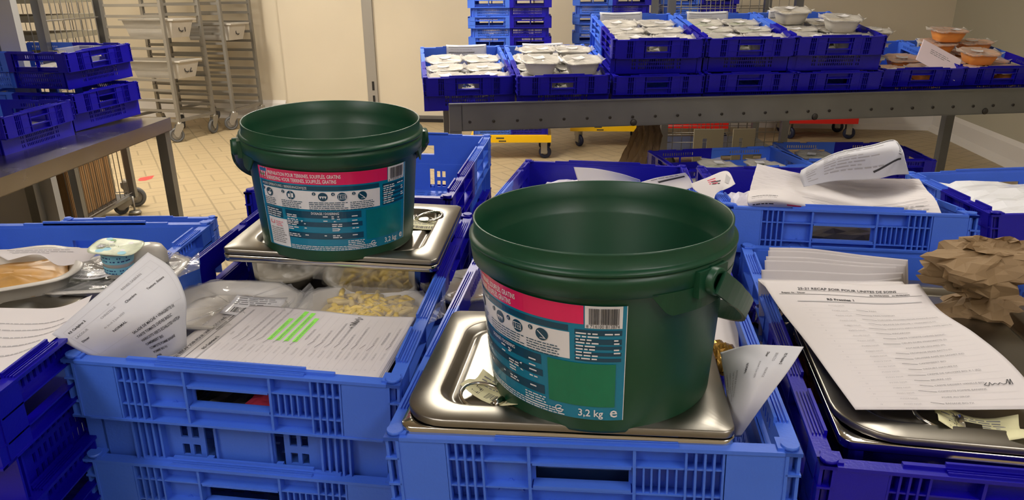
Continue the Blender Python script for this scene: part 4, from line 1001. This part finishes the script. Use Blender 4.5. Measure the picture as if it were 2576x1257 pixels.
# ------------------------------------------------------------------ food trays
def se(a, n=4.0):
    c, s_ = cos(a), sin(a); return (abs(c)**(2/n) * (1 if c >= 0 else -1), abs(s_)**(2/n) * (1 if s_ >= 0 else -1))
def tray_meshes(w, l, h, m, lobes=.03, clear=False):
    n = 48; mb = MB(); L = []
    def ring(k, z, wob=0.0): return [V((w/2*k*se(2*pi*i/n)[0]*(1+wob*cos(8*pi*i/n)), l/2*k*se(2*pi*i/n)[1]*(1+wob*cos(8*pi*i/n)), z + .0015*cos(8*pi*i/n)*(1 if wob else 0))) for i in range(n)]
    mb.loops([ring(.62, 0), ring(.68, .003), ring(.82, h*.6), ring(.90, h-.002, lobes), ring(1.0, h-.002, lobes), ring(1.0, h, lobes), ring(.885, h, lobes), ring(.79, h*.6), ring(.66, .006), ring(.60, .004)], smooth=True, capb=True, capt=True)
    me = mb.mesh('tray_bowl', m)
    R_ = random.Random(5); fb = MB(); LL = []
    nz = [R_.uniform(-1, 1) for _ in range(n)]
    for (k, z, q, e_) in ((1.02, h-.004, lobes, .002), (1.02, h-.001, lobes, .002), (1.012, h+.0018, lobes, .002), (.90, h+.003, lobes, .0015), (.6, h+.0015, 0, .0022), (.3, h+.001, 0, .002), (.05, h+.001, 0, .001)):
        r = ring(k, z, q); LL.append([p + V((nz[i], nz[(i*7) % n], nz[(i*5) % n]))*e_ for i, p in enumerate(r)])
    fb.loops(LL, smooth=True, capt=True)
    # gathered film ends
    for sg in (-1, 1):
        b = fb.add([V((sg*w*.50, -l*.28, h)), V((sg*w*.50, l*.28, h)), V((sg*(w*.50+.012), l*.34, h+.008)), V((sg*(w*.50+.024), l*.05, h-.003)), V((sg*(w*.50+.014), -l*.30, h+.011))])
        fb.face((b, b+1, b+2, b+3)); fb.face((b, b+3, b+4))
    fm = fb.mesh('tray_film', M_FILM if clear else M_FILM2)
    return me, fm
def sticker_mesh(w=.052, l=.038):
    mb = MB(); nx = 4; b = mb.add([V((w*(i/4-.5), l*(j/2-.5), .0015*(i-2)**2*.6 + .0005)) for i in range(5) for j in range(3)])
    for i in range(4):
        for j in range(2): mb.face((b+i*3+j, b+(i+1)*3+j, b+(i+1)*3+j+1, b+i*3+j+1))
    return mb.mesh('tray_sticker', M_LW)
ME_ST = sticker_mesh()
TM = {'near': tray_meshes(.185, .150, .045, M_WHITE, .045, True), 'white': tray_meshes(.162, .150, .058, M_WHITE), 'orange': tray_meshes(.165, .150, .054, M_ORANGE), 'small': tray_meshes(.150, .125, .040, M_WHITE), 'big': tray_meshes(.185, .150, .045, M_WHITE, .045)}
FOODM = {'cream': mat('cream_food', (.72, .62, .42), .6, bump=.6, bscale=70, vary=.15, vscale=40), 'green': mat('pale_green_food', (.40, .50, .28), .6, bump=.6, bscale=70, vary=.2, vscale=40), 'puree': mat('brown_puree', (.48, .26, .07), .4, bump=.3, bscale=30, vary=.25, vscale=25), 'dark': mat('dark_green_leaves', (.02, .03, .015), .35, bump=1.0, bscale=140, vary=.5, vscale=90), 'yellow': mat('yellow_macaroni', (.66, .50, .16), .45, bump=.8, bscale=90, vary=.2, vscale=60), 'orangef': mat('orange_food', (.75, .25, .04), .5, bump=.5, bscale=60, vary=.2, vscale=40), 'white': mat('white_food', (.70, .66, .58), .6, bump=.5, bscale=60, vary=.1, vscale=30)}
_FM = {}
def food_mesh(kind, w, l, h):
    key = (kind, w)
    if key in _FM: return _FM[key]
    n = 32; mb = MB(); R_ = random.Random(3)
    rings = []
    for k, z in ((.80, h*.55), (.78, h*.68), (.6, h*.78), (.35, h*.84), (.1, h*.86)): rings.append([V((w/2*k*se(2*pi*i/n)[0], l/2*k*se(2*pi*i/n)[1], z + R_.uniform(-.002, .002))) for i in range(n)])
    mb.loops(rings, smooth=True, capt=True); _FM[key] = mb.mesh('food', FOODM[kind]); return _FM[key]
TD = {'near': (.185, .150, .045), 'white': (.162, .150, .058), 'orange': (.165, .150, .054), 'small': (.150, .125, .040), 'big': (.185, .150, .045)}
TRN = [0]
def tray(M, kind, food, label, group=None, stk=True, film=True):
    e = empty('food_tray', label=label, cat='food tray', group=group); e.matrix_world = M
    link('bowl', TM[kind][0], e); w, l, h = TD[kind]
    link('food', food_mesh(food, w, l, h), e)
    if film: link('cling_film', TM[kind][1], e)
    if stk:
        TRN[0] += 1; R_ = random.Random(TRN[0]); s_ = link('sticker', ME_ST, e); s_.location = (R_.uniform(-.02, .02), R_.uniform(-.02, .02), h+.0035); s_.rotation_euler = (0, 0, R_.uniform(-.6, .6))
    return e
def lay(key, pts, kind, food, what, group, z0=.006, R0=5):
    R_ = random.Random(R0)
    for (x, y, layer, pos) in pts:
        M = CRM[key] @ Matrix.Translation((x, y, z0 + layer*(TD[kind][2]+.006))) @ Matrix.Rotation(R_.uniform(-.12, .12), 4, 'Z') @ Matrix.Rotation(R_.uniform(-.05, .05), 4, 'X') @ Matrix.Rotation(R_.uniform(-.04, .04), 4, 'Y')
        tray(M, kind, food, 'film sealed %s tray, %s, %s' % (what, pos, group), 'trays in the ' + group, stk=layer > 0)
def full(top=2, rows=(.10, .27, .44), extra=()):
    P = []
    for L_ in range(top+0):
        for j, y in enumerate(rows):
            for i, x in enumerate((-.088, .088)):
                if L_ == top-1: pos = ('front', 'middle', 'back')[j] + ' ' + ('left', 'right')[i]
                else: pos = 'lower layer'
                P.append((x, y, L_, pos))
    return P + list(extra)
lay('R1', full(2), 'white', 'white', 'white', 'leftmost conveyor crate')
lay('R2', full(2) + [(-.085, .14, 2, 'topmost front left'), (.095, .12, 2, 'topmost front right'), (-.07, .33, 2, 'topmost back left'), (.09, .32, 2, 'topmost back right')], 'white', 'white', 'white', 'second conveyor crate')
lay('T1', full(2), 'white', 'white', 'white', 'left upper conveyor crate', .014)
lay('T2', full(2), 'white', 'green', 'greenish white', 'middle upper conveyor crate', .014)
lay('T3', full(2) + [(.075, .20, 2, 'topmost right'), (-.08, .40, 2, 'topmost left')], 'white', 'cream', 'cream', 'right upper conveyor crate', .010)
lay('R6', [(-.10, .10, 0, 'lower front left'), (.10, .10, 0, 'lower front right'), (-.10, .30, 0, 'lower back left'), (.1, .30, 0, 'lower back right')], 'orange', 'orangef', 'orange', 'crate with the pink slip')
lay('R6', [(-.10, .12, 1, 'front left'), (.10, .14, 1, 'front right'), (.09, .34, 1, 'back right')], 'orange', 'orangef', 'orange', 'crate with the pink slip', .008, 3)
lay('R6', [(-.10, .36, 1, 'white one at back left'), (-.10, .36, 2, 'white one topmost at back left'), (-.09, .36, 3, 'white one on the very top')], 'white', 'white', 'white', 'crate with the pink slip')
lay('R7', full(2) + [(-.02, .20, 2, 'topmost front'), (-.10, .42, 2, 'broad one at back left'), (.09, .42, 2, 'topmost back right'), (-.06, .42, 3, 'on the very top')], 'orange', 'orangef', 'orange', 'right end conveyor crate')
lay('J1', [(-.095, .15, 0, 'right'), (-.095, .33, 0, 'middle'), (-.095, .50, 0, 'left'), (.09, .15, 0, 'back right'), (.09, .33, 0, 'back middle'), (.09, .50, 0, 'back left'), (-.05, .16, 1, 'upper right'), (-.02, .36, 1, 'upper middle')], 'white', 'green', 'dull green', 'low left crate')
lay('J2', [(-.095, .15, 0, 'right'), (-.095, .33, 0, 'middle'), (.09, .33, 0, 'back middle'), (.09, .50, 0, 'back left'), (.03, .45, 1, 'upper left')], 'white', 'green', 'dull green', 'low right crate')
lay('L1', [(-.09, .12, 0, 'front left'), (.09, .12, 0, 'front right'), (-.09, .30, 0, 'rear left'), (.09, .30, 0, 'rear right')], 'white', 'cream', 'cream', 'perforated crate on the left table')
lay('L3', [(-.08, .12, 0, 'left'), (.09, .12, 0, 'right'), (.0, .32, 0, 'rear')], 'white', 'white', 'white', 'near crate on the left table')
# clear plastic tub on top of the perforated crate
M = CRM['L1'] @ Matrix.Translation((.03, .13, .053)); 
for i, (k, lab) in enumerate(((V((0, 0, 0)), 'clear plastic tub standing in the perforated crate on the left table'),)):
    mb = MB(); mb.loops([[V((sx*a, sy*b, z)) for sx, sy in ((-1,-1),(1,-1),(1,1),(-1,1))] for a, b, z in ((.05, .04, 0), (.065, .055, .095), (.072, .062, .096), (.072, .062, .099), (.063, .053, .098), (.048, .038, .002))], capb=True, capt=True)
    o = mb.build('clear_tub', M_FILM); o.matrix_world = M; tag(o, lab, 'tub')
# white sheets folded over the back rims on the conveyor
for key, w_, lab in (('R1', .20, 'leftmost crate'), ('R2', .20, 'second crate'), ('T1', .21, 'left upper crate'), ('T2', .21, 'middle upper crate'), ('T3', .20, 'right upper crate'), ('R7', .22, 'right end crate')):
    M = CRM[key]; off = {'R1': .03, 'R2': -.01, 'T1': -.05, 'T2': -.03, 'T3': -.02, 'R7': .0}[key]
    prof = [(.612, .090), (.610, .130), (.604, .157), (.590, .159), (.582, .150), (.576, .115), (.574, .070)]
    g = [[M @ V((off - w_/2 + w_*i/3, y, z + .002*sin(i*2+len(key)))) for i in range(4)] for y, z in prof]
    S = Sheet(g, w_, .18); o = S.build('folded_sheet', M_PAPER2, 'white printed sheet folded over the back rim of the %s on the conveyor' % lab, 'sheet', n=14)
    P = Print(); P.line(.01, .118, w_-.01, .118, .003, M_INK); P.line(.01, .142, w_-.06, .142, .002, M_INK) if key != 'T1' else None; P.words(.02, .130, w_-.03, 3, .010, .003, M_PALEINK, 1, seed=len(key)); S.stick(P, 'printed_rules', o, .0008)
M = CRM['R6'] @ Matrix.Translation((.10, .075, .165)) @ Matrix.Rotation(rad(38), 4, 'X') @ Matrix.Rotation(rad(8), 4, 'Y') @ Matrix.Rotation(rad(-32), 4, 'Z')
g = lerp_grid(M @ V((-.10, .09, 0)), M @ V((.10, .09, 0)), M @ V((-.10, -.06, 0)), M @ V((.10, -.06, 0)))
S = Sheet(g, .20, .15); o = S.build('pink_slip', mat('pinkish_paper', (.78, .66, .72), .8), 'pinkish printed slip leaning on the front of the crate with orange trays', 'slip'); P = Print(); P.words(.05, .04, .15, 3, .012, .005, M_GREY, 1, seed=3); P.rect(.14, .11, .165, .125, M_GREY, 1); S.stick(P, 'printed_marks', o)

# near trays
def at(key, x, y, z, a=0, p=0, r=0): return CRM[key] @ Matrix.Translation((x, y, z)) @ Matrix.Rotation(a, 4, 'Z') @ Matrix.Rotation(p, 4, 'X') @ Matrix.Rotation(r, 4, 'Y')
tray(at('C', -.098, .215, .080, .08), 'near', 'white', 'film sealed white tray with a printed sticker in the left front crate', stk=False)
tray(at('C', -.098, .205, .020), 'big', 'white', 'white tray beneath the film sealed one with the sticker, left front crate', stk=False)
tray(at('C', .095, .232, .080, -.05), 'near', 'yellow', 'film sealed white tray of yellow macaroni in the left front crate', stk=False)
tray(at('C', .095, .225, .020), 'big', 'yellow', 'white tray beneath the macaroni tray in the left front crate', stk=False)
sticker(at('C', -.06, .21, .127, .1), 0, 0, .075, .060, rad(-4), 'printed sticker on the left film sealed tray of the left front crate', 0, M_LW, 12, curl=.002)
mb = MB(); R_ = random.Random(9)
for k in range(70):
    x, y, a = R_.uniform(-.055, .055), R_.uniform(-.04, .04), R_.uniform(0, 3); mb.tube([V((x-.014*cos(a), y-.014*sin(a), .042+R_.uniform(0, .006))), V((x, y, .046+R_.uniform(0, .004))), V((x+.014*cos(a), y+.014*sin(a), .042+R_.uniform(0, .006)))], .0042, 8)
o = mb.build('macaroni', FOODM['yellow']); o.matrix_world = at('C', .10, .240, .076); tag(o, 'loose heap of macaroni inside the right tray of the left front crate', 'pasta', None, 'stuff')
tray(PZ(15, 690, .850) and Matrix.Translation(PZ(10, 668, .868) - V((0, 0, .05))) @ Matrix.Rotation(.5, 4, 'Z') @ Matrix.Rotation(rad(3), 4, 'X'), 'big', 'puree', 'white tray of brown puree at the left photo edge', stk=False, film=False)
tray(Matrix.Translation(PZ(290, 692, .835) - V((0, 0, .040))) @ Matrix.Rotation(.1, 4, 'Z'), 'near', 'dark', 'film sealed tray of dark green leaves in the far left crate', stk=False)
sticker(Matrix.Translation(PZ(238, 690, .847)) @ Matrix.Rotation(.1, 4, 'Z'), 0, 0, .060, .034, 0, 'barcode sticker on the tray of dark leaves', 0, M_LW, 15, curl=.004)
# yoghurt cup
YP = PZ(302, 690, .845)
yc = empty('yoghurt_cup', label='small yoghurt cup with pale green foil lid in the far left crate', cat='yoghurt cup'); yc.matrix_world = Matrix.Translation(YP) @ Matrix.Rotation(rad(4), 4, 'X') @ Matrix.Rotation(rad(6), 4, 'Y')
yc.scale = (.78, .78, .88)
mb = MB(); mb.lathe([(.001, 0), (.020, 0), (.022, .002), (.0275, .046), (.030, .048), (.031, .048)], 32, capb=True); mb.build('cup', M_WHITE, yc)
Q = Print(); Q.rect(0, 0, .09, .016, mat('pale_cyan_print', (.22, .55, .68), .4), 1, .004); Q.rect(0, .022, .09, .034, MATS['pale_cyan_print'], 1, .004); Q.words(.005, .006, .085, 2, .006, .003, mat('navy_ink', (.02, .06, .2), .5), 2, seed=2); Q.words(.005, .028, .085, 2, .005, .0025, MATS['navy_ink'], 2, seed=4)
def yfn(x, y):
    a = rad(-170) + x/.026; z = .043 - y; r = .0222 + z*.118; return V((r*cos(a), r*sin(a), z)), V((cos(a), sin(a), 0))
Q.stick('cup_printing', yfn, yc, .0004)
mb = MB(); n = 32; L = []
for k, z in ((1.0, .0485), (1.0, .0493), (.9, .0496), (.1, .0494)): L.append([V((.037*k*se(2*pi*i/n, 3.2)[0]*1.15, .037*k*se(2*pi*i/n, 3.2)[1], z + .0008*sin(6*pi*i/n))) for i in range(n)])
mb.loops(L, smooth=True, capb=True, capt=True)
lidm = mat('pale_green_foil', (.62, .68, .50), .35, vary=.25, vscale=45); fo = mb.build('foil_lid', lidm, yc)
Q = Print(); R_ = random.Random(4)
for k in range(9): Q.disc(R_.uniform(-.03, .03), R_.uniform(-.028, .028), R_.uniform(.003, .008), R_.choice((mat('leaf_green_print', (.10, .32, .08), .4), MATS['pale_cyan_print'], M_LW)), 1, 10)
Q.words(-.03, -.002, .000, 4, .004, .0022, M_GREY, 2, seed=8)
Q.stick('lid_printing', lambda x, y: (V((x, -y, .0500)), V((0, 0, 1))), fo, .0003)
mb = MB(); mb.loops([[V((.030*k*cos(2*pi*i/20), .026*k*sin(2*pi*i/20), z)) for i in range(20)] for k, z in ((.7, 0), (1, .006), (1, .020), (.8, .030), (.3, .034))], smooth=True, capb=True, capt=True)
o = mb.build('small_egg', M_WHITE); o.location = PZ(372, 668, .842); tag(o, 'rounded white piece half hidden behind the menu card and yoghurt cup', 'egg')

# ------------------------------------------------------------------ crumpled brown bags
from mathutils import noise as NZ
def ridged(p, sc, seed):
    q = V((p.x*sc + seed, p.y*sc*1.2 + seed*2, p.z*sc*.8)); return 1 - abs(NZ.noise(q))*2
def crumple_bag(prof, nseg, amp, seed, folds=9, squash=(1, 1), K=2, jit=1.0):
    R_ = random.Random(seed); mb = MB(); P = []
    for j in range(len(prof)-1):
        for k in range(K): t = k/K; P.append([prof[j][i]*(1-t)+prof[j+1][i]*t for i in range(5)])
    P.append(prof[-1]); rings = []
    for (r, z, fa, cx, cy) in P:
        ring = []
        for i in range(nseg):
            a = 2*pi*(i + R_.uniform(-.42, .42)*jit)/nseg; d = V((cos(a)*squash[0], sin(a)*squash[1], 0))
            tri = abs(((folds*a/(2*pi) + .35*sin(z*25+seed)) % 1)*2-1)
            base = V((cx, cy, z)) + d*r
            rr_ = r*(1 + fa*(tri-.5) + .12*sin(2*a+seed+z*14)) + amp*(ridged(base, 12, seed)-.6) + R_.uniform(-1, 1)*amp*.16*jit
            ring.append(V((cx, cy, z + R_.uniform(-1, 1)*.003)) + d*rr_)
        rings.append(mb.add(ring))
    for A, B in zip(rings, rings[1:]):
        for k in range(nseg):
            q = (A+k, A+(k+1) % nseg, B+(k+1) % nseg, B+k)
            if R_.random() < .5: mb.face((q[0], q[1], q[2])); mb.face((q[0], q[2], q[3]))
            else: mb.face((q[0], q[1], q[3])); mb.face((q[1], q[2], q[3]))
    mb.face(tuple(rings[0]+k for k in range(nseg))[::-1]); mb.face(tuple(rings[-1]+k for k in range(nseg)))
    return mb
def bag_obj(name, mb, loc, rot, label, thick=.0006):
    o = mb.build(name, M_KRAFT); o.location = loc; o.rotation_euler = rot; return tag(o, label, 'paper bag')
prof = [(.070, 0, .05, 0, 0), (.088, .015, .08, 0, 0), (.086, .045, .10, .002, 0), (.070, .072, .2, .004, 0), (.044, .088, .45, .004, .004), (.030, .100, .5, -.002, .004), (.046, .112, .5, -.024, 0), (.066, .124, .35, -.042, -.006), (.070, .150, .25, -.046, -.010), (.060, .172, .30, -.036, -.012), (.040, .184, .4, -.014, -.010), (.014, .172, .3, -.014, -.006)]
BP = PZ(2440, 858, .735)
bag_obj('paper_bag', crumple_bag(prof, 34, .046, 11, folds=6, squash=(1.18, .72), K=3), BP, (rad(6), rad(2), .2), 'crumpled brown paper bag standing in the lower right crate').scale = (.88, .88, .86)
prof = [(.120, 0, .06, 0, 0), (.140, .03, .10, 0, 0), (.138, .22, .16, .002, 0), (.128, .34, .22, .004, 0), (.108, .42, .30, .010, 0), (.085, .50, .40, .020, 0), (.065, .56, .50, .028, 0), (.055, .60, .5, .032, 0), (.066, .655, .5, .034, 0), (.03, .657, .3, .034, 0)]
bp = PY(1612, 400, 3.50)
bag_obj('paper_bag', crumple_bag(prof, 56, .020, 4, folds=12, squash=(1, .6), jit=.35, K=3), V((bp.x, 3.50, .002)), (0, 0, .2), 'tall brown paper bag standing under the conveyor near the yellow dolly')

# foil, pouches and small contents
def foil(name, m, loc, w, l, h, seed, label, cat, a=0, p=0):
    R_ = random.Random(seed); mb = MB(); n = 12; b = mb.add([V((w*(i/n-.5), l*(j/n-.5), h*(1-max(abs(i/n-.5), abs(j/n-.5))*2)**.5 + R_.uniform(-1, 1)*.10*h + R_.uniform(-1, 1)*.002)) for j in range(n+1) for i in range(n+1)])
    for j in range(n):
        for i in range(n): mb.face((b+j*(n+1)+i, b+j*(n+1)+i+1, b+(j+1)*(n+1)+i+1, b+(j+1)*(n+1)+i))
    b2 = mb.add([V((w*(i/n-.5), l*(j/n-.5), -.004)) for j in (0, n) for i in (0, n)]); mb.face((b2, b2+1, b2+3, b2+2))
    o = mb.build(name, m); o.location = loc; o.rotation_euler = (p, 0, a); return tag(o, label, cat)
M_FOIL = mat('pale_gold_foil', (.80, .72, .62), .18, 1.0, bump=.8, bscale=60)
M_GOLD = mat('brown_gold_foil', (.40, .24, .05), .25, .8, bump=.6, bscale=50, vary=.3, vscale=40)
foil('foil_pack', M_FOIL, PZ(1985, 835, .755), .07, .14, .055, 3, 'silvery crumpled film pack at the left of the lower right crate', 'pack', .15)
foil('meat_pack', mat('brown_meat', (.20, .05, .02), .35, bump=.4, bscale=30, vary=.3, vscale=30), PZ(2010, 950, .745), .06, .11, .03, 4, 'film wrapped brown meat below the silvery pack in the lower right crate', 'pack', .1)
foil('gold_wrapper', M_GOLD, PZ(1815, 900, .80), .045, .06, .02, 5, 'brown gold sweet wrapper behind the folded menu card', 'wrapper', .4)
foil('pink_sachet', mat('pink_film', (.62, .05, .10), .25, bump=.5, bscale=60), CRM['C'] @ V((.05, .045, .085)), .10, .05, .02, 6, 'pink film wrapped piece seen through the hand hole of the left crate', 'sachet', -.1)
foil('black_sachet', M_BLK, CRM['C'] @ V((-.03, .06, .075)), .10, .07, .02, 8, 'black packet seen through the hand hole of the left crate', 'packet', .1)
tray(Matrix.Translation(PZ(1215, 770, .742)) @ Matrix.Rotation(.3, 4, 'Z'), 'small', 'puree', 'small film sealed tray of puree behind the lid left of the front bucket', stk=False)
tray(at('F', -.13, .30, .06, .1), 'small', 'puree', 'small tray under the silvery pack in the lower right crate', stk=False)
g = lerp_grid(CRM['K'] @ V((-.165, .40, .135)), CRM['K'] @ V((.17, .40, .135)), CRM['K'] @ V((-.165, .04, .135)), CRM['K'] @ V((.17, .04, .135)))
foil('wrapped_pack', mat('white_wrapped_film', (.75, .77, .80), .18, bump=.9, bscale=22), CRM['K'] @ V((0, .25, .105)), .34, .40, .04, 12, 'white film wrapped pack filling the crate at the right edge', 'pack', rad(-14.9))
foil('white_pack', mat('lilac_white_film', (.66, .64, .74), .25, bump=.8, bscale=25), CRM['H'] @ V((-.05, .42, .09)), .20, .24, .05, 14, 'lilac white wrapped pack at the back of the crate behind the front bucket', 'pack', rad(-9))
foil('white_pack', MATS['lilac_white_film'], CRM['E'] @ V((-.12, .22, .09)), .13, .26, .05, 15, 'lilac white wrapped pack at the left of the tilted crate', 'pack', rad(-9))
foil('dark_tray', mat('dark_grey_film', (.06, .06, .08), .3, bump=.4), CRM['E'] @ V((.02, .16, .06)), .30, .22, .03, 16, 'dark film covered tray under the papers of the tilted crate', 'tray', rad(-9))
